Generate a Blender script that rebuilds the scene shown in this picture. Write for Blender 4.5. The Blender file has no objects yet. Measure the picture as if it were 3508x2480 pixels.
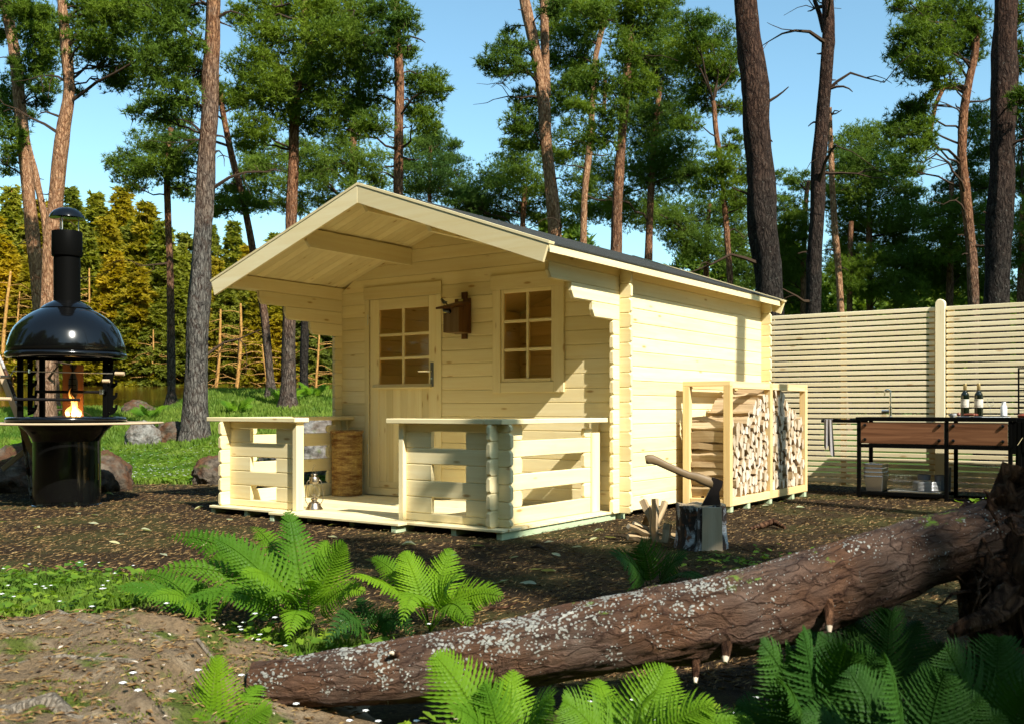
import bpy, math, random
import numpy as np
from mathutils import Vector, Matrix, Quaternion
R=math.radians
random.seed(7); rng=np.random.default_rng(7)
S=bpy.context.scene; COL=S.collection
# ---------------------------------------------------------------- camera, sky, sun, exposure
CAMZ=.9033; F_PX=3411.; CX=1754.; HY=1400.4
cam_d=bpy.data.cameras.new('camera'); cam=bpy.data.objects.new('camera',cam_d); COL.objects.link(cam); S.camera=cam
cam.location=(0,0,CAMZ); cam.rotation_euler=(R(90),0,0)
cam_d.lens=35; cam_d.sensor_width=36; cam_d.sensor_fit='HORIZONTAL'; cam_d.shift_y=(HY-1240)/3508
cam_d.clip_start=.05; cam_d.clip_end=2000
cam_d.dof.use_dof=True; cam_d.dof.focus_distance=8.4; cam_d.dof.aperture_fstop=8.0
TH=.614032; CO,SI=math.cos(TH),math.sin(TH); OX,OY=.879287,8.153053; ZB=.05     # cabin frame
SUN_L=(1.,-.345,.95)                                                             # towards the sun, in cabin axes
SUN=Vector((SUN_L[0]*CO+SUN_L[1]*SI,-SUN_L[0]*SI+SUN_L[1]*CO,SUN_L[2])).normalized()
sun_d=bpy.data.lights.new('sun','SUN'); sun=bpy.data.objects.new('sun',sun_d); COL.objects.link(sun)
sun.rotation_euler=SUN.to_track_quat('Z','Y').to_euler(); sun.location=(6,-8,12)
sun_d.energy=5.0; sun_d.angle=R(.5); sun_d.color=(1,.95,.86)
W=bpy.data.worlds.new('World'); S.world=W; W.use_nodes=True
nt=W.node_tree; nt.nodes.clear()
sky=nt.nodes.new('ShaderNodeTexSky'); sky.sky_type='NISHITA'; sky.sun_disc=False
sky.sun_elevation=math.asin(SUN.z); sky.sun_rotation=math.atan2(SUN.x,SUN.y); sky.air_density=1.0; sky.dust_density=.5; sky.ozone_density=.6
bg=nt.nodes.new('ShaderNodeBackground'); bg.inputs[1].default_value=.118
wo=nt.nodes.new('ShaderNodeOutputWorld'); tint=nt.nodes.new('ShaderNodeMix'); tint.data_type='RGBA'; tint.blend_type='MULTIPLY'; tint.inputs[0].default_value=1; tint.inputs[7].default_value=(.84,1.08,1.02,1); nt.links.new(sky.outputs[0],tint.inputs[6]); nt.links.new(tint.outputs[2],bg.inputs[0]); nt.links.new(bg.outputs[0],wo.inputs[0])
S.view_settings.view_transform='Standard'; S.view_settings.look='None'; S.view_settings.gamma=1; S.view_settings.use_curve_mapping=False
S.view_settings.exposure=.88
S.cycles.max_bounces=7; S.cycles.transparent_max_bounces=12; S.cycles.caustics_reflective=False; S.cycles.caustics_refractive=False
S.cycles.use_denoising=True
# ---------------------------------------------------------------- helpers
def LW(u,v,z=0.): return Vector((OX+u*CO+v*SI, OY-u*SI+v*CO, z+ZB))               # cabin axes -> world
def WP(px,py,Y): return Vector(((px-CX)/F_PX*Y, Y, CAMZ-(py-HY)/F_PX*Y))          # point of the photograph at depth Y
def tagp(o,label=None,cat=None,group=None,kind=None):
    for k,x in (('label',label),('category',cat),('group',group),('kind',kind)):
        if x: o[k]=x
    return o
def thing(name,label,cat,loc=(0,0,0),rotz=0.,group=None):
    o=bpy.data.objects.new(name,None); COL.objects.link(o); o.location=loc; o.rotation_euler=(0,0,rotz); o.empty_display_size=.2
    return tagp(o,label,cat,group)
def lthing(name,label,cat,u,v,group=None,z=-.05):       # a thing standing in cabin axes; parts are given in cabin u,v,z
    o=thing(name,label,cat,LW(u,v,z),-TH,group); o['org']=(u,v,z); return o
def link(name,me,parent=None,mat=None):
    o=bpy.data.objects.new(name,me); COL.objects.link(o)
    if parent is not None: o.parent=parent
    if mat is not None and not me.materials: me.materials.append(mat)
    return o
def dup(o,parent=None,name=None):
    c=o.copy(); COL.objects.link(c); c.parent=parent
    for ch in o.children:
        d=dup(ch,c)
    return c
class MB:
    def __init__(s): s.v=[]; s.f=[]
    def add(s,v,f):
        o=len(s.v); s.v+=[tuple(p) for p in v]; s.f+=[tuple(i+o for i in q) for q in f]; return s
    def box(s,a,b,bev=0.):
        a=[min(x,y) for x,y in zip(a,b)],[max(x,y) for x,y in zip(a,b)]; lo,hi=a
        if bev<=0:
            return s.add([(x,y,z) for x in (lo[0],hi[0]) for y in (lo[1],hi[1]) for z in (lo[2],hi[2])],
                [(0,1,3,2),(4,6,7,5),(0,4,5,1),(2,3,7,6),(0,2,6,4),(1,5,7,3)])
        bev=min([bev]+[(h-l)*.45 for l,h in zip(lo,hi)])
        V=[];idx={}
        for i in (0,1):
            for j in (0,1):
                for k in (0,1):
                    c=[(lo,hi)[i][0],(lo,hi)[j][1],(lo,hi)[k][2]]; sg=[1-2*i,1-2*j,1-2*k]
                    for ax in range(3):
                        p=[c[t]+(0 if t==ax else sg[t]*bev) for t in range(3)]; idx[i,j,k,ax]=len(V); V.append(p)
        F=[]
        for ax in range(3):
            o1,o2=[t for t in range(3) if t!=ax]
            for e in (0,1):
                q=[]
                for (m,n) in ((0,0),(1,0),(1,1),(0,1)):
                    t=[0,0,0]; t[ax]=e; t[o1]=m; t[o2]=n; q.append(idx[t[0],t[1],t[2],ax])
                F.append(tuple(q))
            for m in (0,1):
                for n in (0,1):
                    q=[]
                    for e,axx in ((0,o1),(1,o1),(1,o2),(0,o2)):
                        t=[0,0,0]; t[ax]=e; t[o1]=m; t[o2]=n; q.append(idx[t[0],t[1],t[2],axx])
                    F.append(tuple(q))
        for i in (0,1):
            for j in (0,1):
                for k in (0,1): F.append((idx[i,j,k,0],idx[i,j,k,1],idx[i,j,k,2]))
        return s.add(V,F)
    def prism(s,poly,axis,lo,hi,bev=0.):
        # poly: 2-D outline in the two other axes (in order), swept along axis
        def P(p,t):
            q=list(p); q.insert(axis,t); return tuple(q)
        n=len(poly); c=(sum(p[0] for p in poly)/n,sum(p[1] for p in poly)/n)
        def shr(d):
            out=[]
            for p in poly:
                l=math.hypot(p[0]-c[0],p[1]-c[1]) or 1; k=max(0,1-d*1.3/l); out.append((c[0]+(p[0]-c[0])*k,c[1]+(p[1]-c[1])*k))
            return out
        rings=[(poly,lo),(poly,hi)] if bev<=0 else [(shr(bev),lo),(poly,lo+bev),(poly,hi-bev),(shr(bev),hi)]
        V=[];F=[]
        for pl,t in rings: V+=[P(p,t) for p in pl]
        for r in range(len(rings)-1):
            for i in range(n):
                j=(i+1)%n; F.append((r*n+i,r*n+j,(r+1)*n+j,(r+1)*n+i))
        F.append(tuple(range(n-1,-1,-1))); F.append(tuple((len(rings)-1)*n+i for i in range(n)))
        return s.add(V,F)
    def tube(s,path,rad,n=8,cap=True):
        path=[Vector(p) for p in path]; m=len(path)
        if not hasattr(rad,'__len__'): rad=[rad]*m
        V=[];F=[]; up=None
        for i,p in enumerate(path):
            t=(path[min(i+1,m-1)]-path[max(i-1,0)]).normalized()
            if up is None: up=Vector((0,0,1)) if abs(t.z)<.9 else Vector((1,0,0))
            a=t.cross(up); a=a.normalized() if a.length>1e-6 else t.orthogonal().normalized(); b=a.cross(t).normalized(); up=b
            for k in range(n):
                w=2*math.pi*k/n; V.append(p+a*math.cos(w)*rad[i]+b*math.sin(w)*rad[i])
        for i in range(m-1):
            for k in range(n):
                l=(k+1)%n; F.append((i*n+k,i*n+l,(i+1)*n+l,(i+1)*n+k))
        if cap: F.append(tuple(range(n-1,-1,-1))); F.append(tuple((m-1)*n+k for k in range(n)))
        return s.add(V,F)
    def lathe(s,prof,n=24,c=(0,0,0),cap=True):
        V=[];F=[]
        for r,z in prof:
            for k in range(n):
                w=2*math.pi*k/n; V.append((c[0]+r*math.cos(w),c[1]+r*math.sin(w),c[2]+z))
        m=len(prof)
        for i in range(m-1):
            for k in range(n):
                l=(k+1)%n; F.append((i*n+k,i*n+l,(i+1)*n+l,(i+1)*n+k))
        if cap:
            if prof[0][0]>1e-6: F.append(tuple(range(n-1,-1,-1)))
            if prof[-1][0]>1e-6: F.append(tuple((m-1)*n+k for k in range(n)))
        return s.add(V,F)
    def build(s,name,mat,parent=None,axis=None,smooth=35,org=None):
        v=np.array(s.v,dtype=float)
        if org is None and parent is not None:
            q=parent
            while q is not None and 'org' not in q: q=q.parent
            if q is not None: org=q['org']
        if org is not None: v=v-np.array(tuple(org))
        me=bpy.data.meshes.new(name); me.from_pydata(v.tolist(),[],s.f)
        if axis is not None:
            k={0:(0,1,2),1:(1,0,2),2:(2,0,1)}[axis]
            g=np.array(s.v,dtype=np.float32)[:,k]+np.array([random.uniform(0,40),random.uniform(0,9),random.uniform(0,9)],dtype=np.float32)
            at=me.attributes.new('gc','FLOAT_VECTOR','POINT'); at.data.foreach_set('vector',g.ravel())
        if smooth:
            me.polygons.foreach_set('use_smooth',[True]*len(me.polygons)); me.set_sharp_from_angle(angle=R(smooth))
        me.update()
        return link(name,me,parent,mat)
def npmesh(name,V,Fc,mat,parent=None,attr=None,smooth=False):
    V=np.ascontiguousarray(V,dtype=np.float32); Fc=np.ascontiguousarray(Fc,dtype=np.int32); k=Fc.shape[1]
    me=bpy.data.meshes.new(name); me.vertices.add(len(V)); me.vertices.foreach_set('co',V.ravel())
    me.loops.add(Fc.size); me.loops.foreach_set('vertex_index',Fc.ravel())
    me.polygons.add(len(Fc)); me.polygons.foreach_set('loop_start',np.arange(0,Fc.size,k,dtype=np.int32))
    if smooth: me.polygons.foreach_set('use_smooth',np.ones(len(Fc),dtype=bool))
    if attr:
        for n,a in attr.items():
            at=me.attributes.new(n,'FLOAT','POINT'); at.data.foreach_set('value',np.asarray(a,dtype=np.float32))
    me.update(calc_edges=True)
    return link(name,me,parent,mat)
def val_noise(x,y,seed=0):
    xi=np.floor(x).astype(int); yi=np.floor(y).astype(int); fx=x-xi; fy=y-yi; fx=fx*fx*(3-2*fx); fy=fy*fy*(3-2*fy)
    def h(a,b):
        q=np.sin(a*127.1+b*311.7+seed*74.7)*43758.5453; return q-np.floor(q)
    return (h(xi,yi)*(1-fx)+h(xi+1,yi)*fx)*(1-fy)+(h(xi,yi+1)*(1-fx)+h(xi+1,yi+1)*fx)*fy
def fbm(x,y,seed=0,o=4):
    t=0;a=.5
    for i in range(o): t=t+a*val_noise(x*2**i,y*2**i,seed+i); a*=.5
    return t
# ---------------------------------------------------------------- materials
class NT:
    def __init__(s,name):
        m=bpy.data.materials.new(name); m.use_nodes=True; s.m=m; s.t=m.node_tree; s.b=s.t.nodes['Principled BSDF']; s.out=s.t.nodes['Material Output']
    def n(s,typ,props=None,**ins):
        q=s.t.nodes.new('ShaderNode'+typ)
        for k,x in (props or {}).items(): setattr(q,k,x)
        for k,x in ins.items():
            key=k.replace('_',' ')
            if k[0]=='i' and k[1:].isdigit(): sock=q.inputs[int(k[1:])]
            else: sock=q.inputs[key]
            s.set(sock,x)
        return q
    def set(s,sock,x):
        if isinstance(x,bpy.types.NodeSocket): s.t.links.new(x,sock)
        elif isinstance(x,bpy.types.Node): s.t.links.new(x.outputs[0],sock)
        else:
            if hasattr(sock.default_value,'__len__') and len(sock.default_value)==4 and len(x)==3: x=(*x,1)
            sock.default_value=x
    def ramp(s,fac,stops,interp='LINEAR'):
        q=s.n('ValToRGB',i0=fac); r=q.color_ramp; r.interpolation=interp
        while len(r.elements)<len(stops): r.elements.new(.5)
        for e,(p,c) in zip(r.elements,stops): e.position=p; e.color=(*c,1) if len(c)==3 else c
        return q.outputs[0]
    def gray(s,fac,a,b):
        return s.n('MapRange',i0=fac,i1=a,i2=b,i3=0.,i4=1.).outputs[0]
    def mapv(s,vec,scale,loc=(0,0,0)):
        return s.n('Mapping',Vector=vec,Scale=scale,Location=loc).outputs[0]
    def noise(s,vec,scale,detail=3.,rough=.55,dist=0.):
        return s.n('TexNoise',Vector=vec,Scale=scale,Detail=detail,Roughness=rough,Distortion=dist).outputs[0]
    def vor(s,vec,scale,feature='F1',out=0,rand=1.):
        return s.n('TexVoronoi',{'feature':feature},Vector=vec,Scale=scale,Randomness=rand).outputs[out]
    def mix(s,f,a,b,mode='MIX'):
        q=s.n('Mix',{'data_type':'RGBA','blend_type':mode}); s.set(q.inputs[0],f); s.set(q.inputs[6],a); s.set(q.inputs[7],b); return q.outputs[2]
    def math(s,op,a,b=0.,c=None):
        q=s.n('Math',{'operation':op},i0=a,i1=b)
        if c is not None: s.set(q.inputs[2],c)
        return q.outputs[0]
    def bump(s,h,strength=.3,dist=.01):
        q=s.n('Bump',Strength=strength,Distance=dist,Height=h); s.t.links.new(q.outputs[0],s.b.inputs['Normal']); return q
    def base(s,c,rough=.7,spec=.3,metal=0.):
        s.set(s.b.inputs['Base Color'],c); s.set(s.b.inputs['Roughness'],rough); s.set(s.b.inputs['Specular IOR Level'],spec); s.set(s.b.inputs['Metallic'],metal); return s
    def obj(s): return s.n('TexCoord').outputs['Object']
    def pos(s): return s.n('NewGeometry').outputs['Position']
    def rnd(s): return s.n('ObjectInfo').outputs['Random']
    def attr(s,n,o='Vector'): return s.n('Attribute',{'attribute_name':n}).outputs[o]
def M_wood(name,light,dark,knot,knots=1.,rough=.6,grain=26.,var=.14,spec=.25,bump=.12):
    t=NT(name); g=t.attr('gc')
    n1=t.noise(t.mapv(g,(1.1,grain,grain)),1.,4.,.6,.4)
    n2=t.noise(t.mapv(g,(.8,6,6)),1.,3.,.5,.8)
    rings=t.math('SINE',t.math('MULTIPLY',n2,34.))
    c=t.mix(t.gray(n1,.3,.72),light,dark)
    c=t.mix(t.math('MULTIPLY',t.gray(rings,.62,1.),.34),c,dark)
    kv=t.vor(t.mapv(g,(2.6,9.,9.)),1.)
    kn=t.math('MULTIPLY',t.gray(kv,.125,.06),knots*.9); halo=t.math('MULTIPLY',t.gray(kv,.30,.10),.4*knots)
    c=t.mix(halo,c,dark); c=t.mix(kn,c,knot)
    r=t.rnd(); c=t.mix(1.,c,t.n('CombineColor',i0=t.n('MapRange',i0=r,i3=1-var,i4=1+var*.4).outputs[0],i1=t.n('MapRange',i0=r,i3=1-var*1.15,i4=1+var*.4).outputs[0],i2=t.n('MapRange',i0=r,i3=1-var*1.5,i4=1+var*.5).outputs[0]).outputs[0],'MULTIPLY')
    t.base(c,rough,spec); t.bump(n1,bump,.004); return t.m
def M_plain(name,c,rough=.5,metal=0.,spec=.4,bump=None,coat=0.):
    t=NT(name)
    if bump:
        n=t.noise(t.obj(),bump[0],4.); t.bump(n,bump[1],bump[2]); c2=tuple(x*.7 for x in c); t.base(t.mix(t.gray(n,.35,.7),c2,c),rough,spec,metal)
    else: t.base((*c,1),rough,spec,metal)
    t.b.inputs['Coat Weight'].default_value=coat; return t.m
def M_bark(name,lo1,lo2,up1,up2,z0,z1,scale=1.,bump=1.,lichen=0.):
    t=NT(name); p=t.pos(); ob=t.obj()
    wv=t.n('VectorMath',{'operation':'ADD'},i0=ob,i1=t.n('VectorMath',{'operation':'SCALE'},i0=t.n('TexNoise',Scale=5.,Vector=ob,Detail=3.).outputs[1],Scale=.13).outputs[0]).outputs[0]
    v=t.vor(t.mapv(wv,(13*scale,13*scale,2.6*scale)),1.,'DISTANCE_TO_EDGE')
    n=t.noise(t.mapv(wv,(20*scale,20*scale,3.6*scale)),1.,6.,.68,.6)
    n3=t.noise(ob,1.1,3.)
    h=t.math('ADD',t.math('MULTIPLY',t.gray(v,0.,.30),.35),t.math('MULTIPLY',n,1.15))
    z=t.n('SeparateXYZ',i0=p).outputs[2]
    f=t.gray(t.math('ADD',z,t.math('MULTIPLY',t.math('SUBTRACT',n3,.5),5.)),z0,z1)
    fac=t.gray(h,.52,1.02)
    c=t.mix(f,t.mix(fac,lo1,lo2),t.mix(fac,up1,up2))
    c=t.mix(t.math('MULTIPLY',t.gray(t.noise(ob,6.,3.),.45,.75),.45),c,t.mix(fac,up1,lo2))
    if lichen: c=t.mix(t.math('MULTIPLY',t.gray(t.noise(ob,14.*scale,4.,.7),.62,.68),lichen),c,(.42,.44,.36))
    t.base(c,.9,.1); t.bump(h,bump,.04); return t.m
def M_leaf(name,c1,c2,trans=.35,rough=.5,scale=8.,c3=None):
    t=NT(name); n=t.noise(t.pos(),scale,3.); r=t.rnd()
    c=t.mix(t.gray(n,.32,.68),c1,c2)
    if c3 is not None: c=t.mix(t.math('MULTIPLY',t.gray(t.noise(t.pos(),scale*.22,2.),.45,.7),.8),c,c3)
    c=t.mix(1.,c,t.n('CombineColor',i0=t.n('MapRange',i0=r,i3=.8,i4=1.15).outputs[0],i1=t.n('MapRange',i0=r,i3=.85,i4=1.1).outputs[0],i2=1.).outputs[0],'MULTIPLY')
    t.base(c,rough,.12)
    tr=t.n('BsdfTranslucent',Color=t.mix(1.,c,(1.5,1.5,.55),'MULTIPLY')); mx=t.n('MixShader',i0=trans,i1=t.b.outputs[0],i2=tr.outputs[0])
    t.t.links.new(mx.outputs[0],t.out.inputs[0]); return t.m
PINE=((.86,.755,.455),(.79,.65,.34),(.46,.27,.09))
m_wood=M_wood('pale pine wood',*PINE)
m_wood_shed=M_wood('warm pine wood',(.80,.62,.32),(.68,.47,.2),(.34,.16,.05),.6)
m_fence=M_wood('fence slat wood',(.88,.79,.54),(.80,.69,.42),(.44,.25,.09),.7,var=.10)
m_green=M_wood('green treated timber',(.50,.60,.38),(.38,.47,.28),(.3,.3,.15),.3)
m_walnut=M_wood('walnut board',(.23,.105,.05),(.09,.035,.015),(.04,.015,.01),.5,.45,grain=34.)
m_brown=M_wood('stained brown wood',(.17,.075,.022),(.085,.034,.01),(.03,.012,.005),.6)
m_brownpale=M_wood('weathered brown wood',(.23,.15,.07),(.13,.075,.03),(.06,.03,.01),.6)
m_split=M_wood('split firewood',(.56,.44,.28),(.30,.20,.10),(.16,.08,.03),.4,.85,grain=40.,var=.3,bump=.6)
m_splitend=M_wood('firewood end grain',(.66,.57,.45),(.50,.41,.30),(.34,.23,.14),.4,.9,grain=30.,var=.28)
m_handle=M_wood('worn axe handle',(.21,.145,.075),(.12,.078,.035),(.07,.04,.02),.2,.5)
m_table=M_wood('light table board',(.52,.40,.26),(.42,.31,.18),(.3,.17,.08),.2)
m_plank=M_wood('orange grill plank',(.55,.22,.08),(.42,.15,.05),(.25,.08,.02),.2)
t=NT('roof felt'); n=t.noise(t.obj(),260.,2.); t.base(t.mix(t.gray(n,.42,.66),(.010,.011,.010),(.085,.088,.078)),.95,.1); t.bump(n,.6,.004); m_felt=t.m
m_black=M_plain('black enamel',(.003,.003,.003),.13,0.,.35,coat=.25)
m_blackmatte=M_plain('black steel',(.003,.003,.0027),.5,0.,.03)
m_cast=M_plain('sooty iron',(.012,.010,.009),.55,.3,.3,(60,.2,.002))
m_steel=M_plain('brushed steel',(.72,.70,.64),.36,1.)
m_plate=M_plain('satin plate',(.17,.17,.15),.5,.5)
m_chrome=M_plain('polished steel',(.7,.7,.68),.12,1.)
m_tin=M_plain('aged tin',(.42,.36,.28),.32,1.,.4,(40,.15,.002))
m_white=M_plain('white ceramic',(.78,.79,.78),.25)
m_grey=M_plain('grey stoneware',(.09,.10,.12),.5)
m_axe=M_plain('dark forged iron',(.035,.028,.026),.5,.7,.4,(30,.35,.003))
m_brass=M_plain('brass plate',(.5,.36,.1),.35,1.)
m_cloth=M_plain('grey striped cloth',(.33,.31,.30),.95,0.,.1,(120,.2,.002))
m_bottle=M_plain('dark wine glass bottle',(.006,.009,.004),.06,0.,.6)
m_label=M_plain('paper label',(.62,.58,.47),.7)
m_ink=M_plain('label ink',(.10,.08,.06),.8)
m_foil=M_plain('gold foil cap',(.36,.27,.11),.4,.6)
m_meat=M_plain('grilled sausage',(.22,.05,.02),.4,0.,.5,(70,.3,.004))
m_fish=M_plain('silver fish skin',(.16,.15,.13),.3,.6,.5,(90,.3,.003))
t=NT('clear glass'); t.b.inputs['Transmission Weight'].default_value=1; t.base((1,1,1,1),.02,.5); t.b.inputs['IOR'].default_value=1.45
lw=t.n('LayerWeight',Blend=.35); mx=t.n('MixShader',i0=t.math('MULTIPLY',lw.outputs[1],.07)); tp=t.n('BsdfTransparent',Color=(1.,.90,.74,1)); gl=t.n('BsdfGlossy',Roughness=.02)
t.t.links.new(tp.outputs[0],mx.inputs[1]); t.t.links.new(gl.outputs[0],mx.inputs[2]); t.t.links.new(mx.outputs[0],t.out.inputs[0]); m_glass=t.m
t=NT('drinking glass'); lw=t.n('LayerWeight',Blend=.3); mx=t.n('MixShader',i0=t.math('MULTIPLY',lw.outputs[1],.6)); tp=t.n('BsdfTransparent',Color=(.97,.98,.98,1)); gl=t.n('BsdfGlossy',Roughness=.03)
t.t.links.new(tp.outputs[0],mx.inputs[1]); t.t.links.new(gl.outputs[0],mx.inputs[2]); t.t.links.new(mx.outputs[0],t.out.inputs[0]); m_clear=t.m
def M_emit(name,c,st):
    t=NT(name); e=t.n('Emission',Color=c,Strength=st); t.t.links.new(e.outputs[0],t.out.inputs[0]); return t.m
t=NT('flame'); z=t.n('SeparateXYZ',i0=t.n('TexCoord').outputs['Generated']).outputs[2]
e=t.n('Emission',Color=t.ramp(z,[(0.,(1,.75,.32)),(.45,(1,.5,.10)),(1.,(.9,.26,.03))]),Strength=t.math('MULTIPLY_ADD',z,-3.5,5.5)); tp=t.n('BsdfTransparent')
mx=t.n('MixShader',i0=t.math('MULTIPLY_ADD',z,-.7,.72)); t.t.links.new(tp.outputs[0],mx.inputs[1]); t.t.links.new(e.outputs[0],mx.inputs[2]); t.t.links.new(mx.outputs[0],t.out.inputs[0]); m_flame=t.m
t=NT('wicker'); g=t.attr('gc'); n=t.noise(t.mapv(t.obj(),(6,6,30)),1.,4.,.7); n2=t.noise(t.obj(),55.,2.)
t.base(t.mix(t.gray(n,.38,.62),t.mix(t.gray(n2,.3,.7),(.40,.25,.07),(.60,.43,.15)),(.17,.07,.02)),.5,.3); m_wicker=t.m
# bark
m_bark=M_bark('pine bark',(.022,.017,.014),(.135,.105,.082),(.075,.028,.013),(.36,.175,.085),2.2,6.0,1.6,.9,.35)
m_bark_pale=M_bark('pale pinkish pine bark',(.085,.052,.032),(.32,.22,.15),(.14,.058,.026),(.50,.29,.155),.3,3.5,1.7,.9,.35)  # paler, pinkish bark tone
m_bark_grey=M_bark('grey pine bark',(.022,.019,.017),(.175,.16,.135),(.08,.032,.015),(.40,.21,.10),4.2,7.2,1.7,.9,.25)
m_bark_shaded=M_bark('shaded pine bark',(.008,.007,.006),(.045,.038,.031),(.020,.010,.007),(.105,.055,.034),3.4,6.5,1.8,1.,.2)  # pine bark darkened, the shade on these trunks is put into the colour
m_twig=M_plain('dead twig bark',(.050,.032,.020),.9,0.,.1)
m_goldbark=M_bark('orange bank trunk',(.24,.11,.03),(.55,.32,.10),(.30,.14,.03),(.62,.38,.12),2,8,1.2,.6)
def birch():
    t=NT('birch bark'); ob=t.obj(); n=t.noise(t.mapv(ob,(9,9,5)),1.,5.,.65,1.); n2=t.noise(t.mapv(ob,(30,30,140)),1.,3.)
    c=t.mix(t.gray(n,.47,.56),(.045,.032,.026),t.mix(t.gray(n2,.35,.6),(.30,.28,.27),(.56,.56,.56)))
    c=t.mix(t.gray(t.noise(ob,16.,4.),.58,.66),c,(.17,.07,.035)); t.base(c,.85,.15); t.bump(n,.9,.015); return t.m
m_birch=birch()
def foreground_bark():
    t=NT('fallen log bark'); ob=t.obj(); g=t.attr('gc')
    n=t.noise(t.mapv(g,(7,24,24)),1.,7.,.72,1.3); wg=t.n('VectorMath',{'operation':'ADD'},i0=g,i1=t.n('VectorMath',{'operation':'SCALE'},i0=t.n('TexNoise',Scale=16.,Vector=g,Detail=3.).outputs[1],Scale=.06).outputs[0]).outputs[0]; v=t.vor(t.mapv(wg,(8,26,26)),1.,'DISTANCE_TO_EDGE')
    h=t.math('ADD',t.math('MULTIPLY',t.gray(v,0.,.09),.16),t.math('MULTIPLY',n,.85))
    c=t.mix(t.gray(h,.28,.74),(.026,.011,.007),t.mix(t.gray(t.noise(ob,5.,4.),.35,.65),(.165,.080,.040),(.150,.104,.078)))
    spot=t.vor(t.n('VectorMath',{'operation':'ADD'},i0=ob,i1=t.n('VectorMath',{'operation':'SCALE'},i0=t.n('TexNoise',Scale=40.,Vector=ob).outputs[1],Scale=.02).outputs[0]).outputs[0],95.)
    den=t.noise(ob,9.,5.,.7); up=t.n('SeparateXYZ',i0=t.n('NewGeometry').outputs['Normal']).outputs[2]
    along=t.n('SeparateXYZ',i0=g).outputs[0]; lim=t.math('MULTIPLY',t.math('MULTIPLY',t.gray(t.math('ADD',den,t.math('MULTIPLY',up,.10)),.42,.72),.66),t.n('MapRange',i0=along,i1=1.2,i2=1.9,i3=1.,i4=.55).outputs[0])
    msk=t.gray(t.math('SUBTRACT',lim,spot),0.,.05)
    c=t.mix(msk,c,(.40,.40,.35))
    moss=t.gray(t.math('ADD',t.noise(ob,7.,5.,.7),t.math('MULTIPLY',up,.2)),.80,.86); c=t.mix(moss,c,(.16,.27,.035))
    t.base(c,.85,.15); t.bump(t.math('ADD',h,t.math('MULTIPLY',msk,.2)),1.,.035); return t.m
m_fallen=foreground_bark()
m_root=M_bark('torn root wood',(.030,.014,.008),(.17,.085,.045),(.05,.02,.01),(.28,.14,.07),.2,1.2,2.2,1.,.15)
# foliage
m_needle=M_leaf('pine needles',(.070,.118,.008),(.150,.215,.018),.30,.6,1.3,(.040,.090,.016))
m_needle_far=M_leaf('pine needles far',(.080,.135,.014),(.165,.235,.028),.32,.6,1.0,(.050,.105,.022))
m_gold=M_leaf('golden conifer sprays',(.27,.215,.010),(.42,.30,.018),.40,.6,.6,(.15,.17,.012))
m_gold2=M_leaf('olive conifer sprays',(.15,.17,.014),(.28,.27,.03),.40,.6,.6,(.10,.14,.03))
m_fern=M_leaf('fern fronds',(.080,.185,.010),(.175,.31,.012),.38,.5,3.2,(.045,.13,.012))
m_fern_shaded=M_leaf('shaded fern fronds',(.016,.055,.007),(.034,.092,.010),.25,.6,7.)  # darkened copy of the fern green, shade put into the colour
m_grass=M_leaf('grass blades',(.085,.16,.016),(.20,.27,.045),.36,.55,2.0,(.05,.13,.015))
m_clover=M_leaf('ground ivy leaves',(.08,.18,.016),(.24,.34,.025),.35,.5,5.,(.04,.12,.02))
m_petal=M_plain('white petals',(.8,.82,.8),.6)
m_dead=M_leaf('dry pale leaf',(.44,.42,.24),(.36,.38,.20),.25,.6,14.)
t=NT('forest ground'); p=t.pos()
n1=t.noise(p,2.2,6.,.65); n2=t.noise(t.mapv(p,(34,90,60)),1.,5.,.72,1.6); n2b=t.noise(t.mapv(p,(95,40,60)),1.,4.,.7,1.2); n3=t.noise(p,.9,4.)
soil=t.mix(t.gray(n2,.38,.68),(.020,.013,.008),t.mix(t.gray(n1,.35,.65),(.066,.040,.021),(.105,.070,.036)))
soil=t.mix(t.math('MULTIPLY',t.gray(n2b,.60,.70),.8),soil,(.20,.13,.06))
soil=t.mix(t.math('MULTIPLY',t.gray(t.math('ADD',n3,t.math('MULTIPLY',n2,.35)),.66,.76),.35),soil,(.11,.12,.03))
gr=t.mix(t.gray(n2,.3,.7),(.035,.065,.012),(.10,.16,.03))
c=t.mix(t.attr('grass','Fac'),soil,gr); t.base(c,.95,.08); t.bump(t.math('ADD',n2,t.math('MULTIPLY',n2b,.7)),.9,.03); m_ground=t.m
t=NT('lake water'); p=t.pos(); n=t.noise(t.mapv(p,(.8,4.,1)),1.,4.); t.base((.085,.045,.006),.06,.5); t.bump(n,.10,.05); m_water=t.m
def M_rock(name,a,b,moss,soilc,mossamt,soilamt,sc=3.):
    t=NT(name); ob=t.pos(); n=t.noise(ob,sc*3,8.,.65); n2=t.noise(ob,sc,4.); n4=t.noise(ob,sc*16,4.,.7)
    up=t.n('SeparateXYZ',i0=t.n('NewGeometry').outputs['Normal']).outputs[2]
    c=t.mix(t.gray(n,.35,.65),a,b)
    c=t.mix(t.math('MULTIPLY',t.gray(t.math('ADD',n2,t.math('MULTIPLY',up,.12)),.50,.62),soilamt),c,t.mix(t.gray(n4,.3,.7),tuple(x*.45 for x in soilc),soilc))
    c=t.mix(t.math('MULTIPLY',t.gray(t.math('ADD',t.noise(ob,sc*.9,5.,.6),t.math('MULTIPLY',up,.08)),.60,.68),mossamt),c,t.mix(t.gray(n4,.35,.65),tuple(x*.5 for x in moss),moss))
    t.base(c,.9,.15); t.bump(t.math('ADD',n,t.math('MULTIPLY',n4,.35)),.9,.05); return t.m
m_rock=M_rock('mossy rock',(.045,.035,.026),(.16,.13,.095),(.08,.11,.02),(.13,.062,.03),.9,.95)
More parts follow.
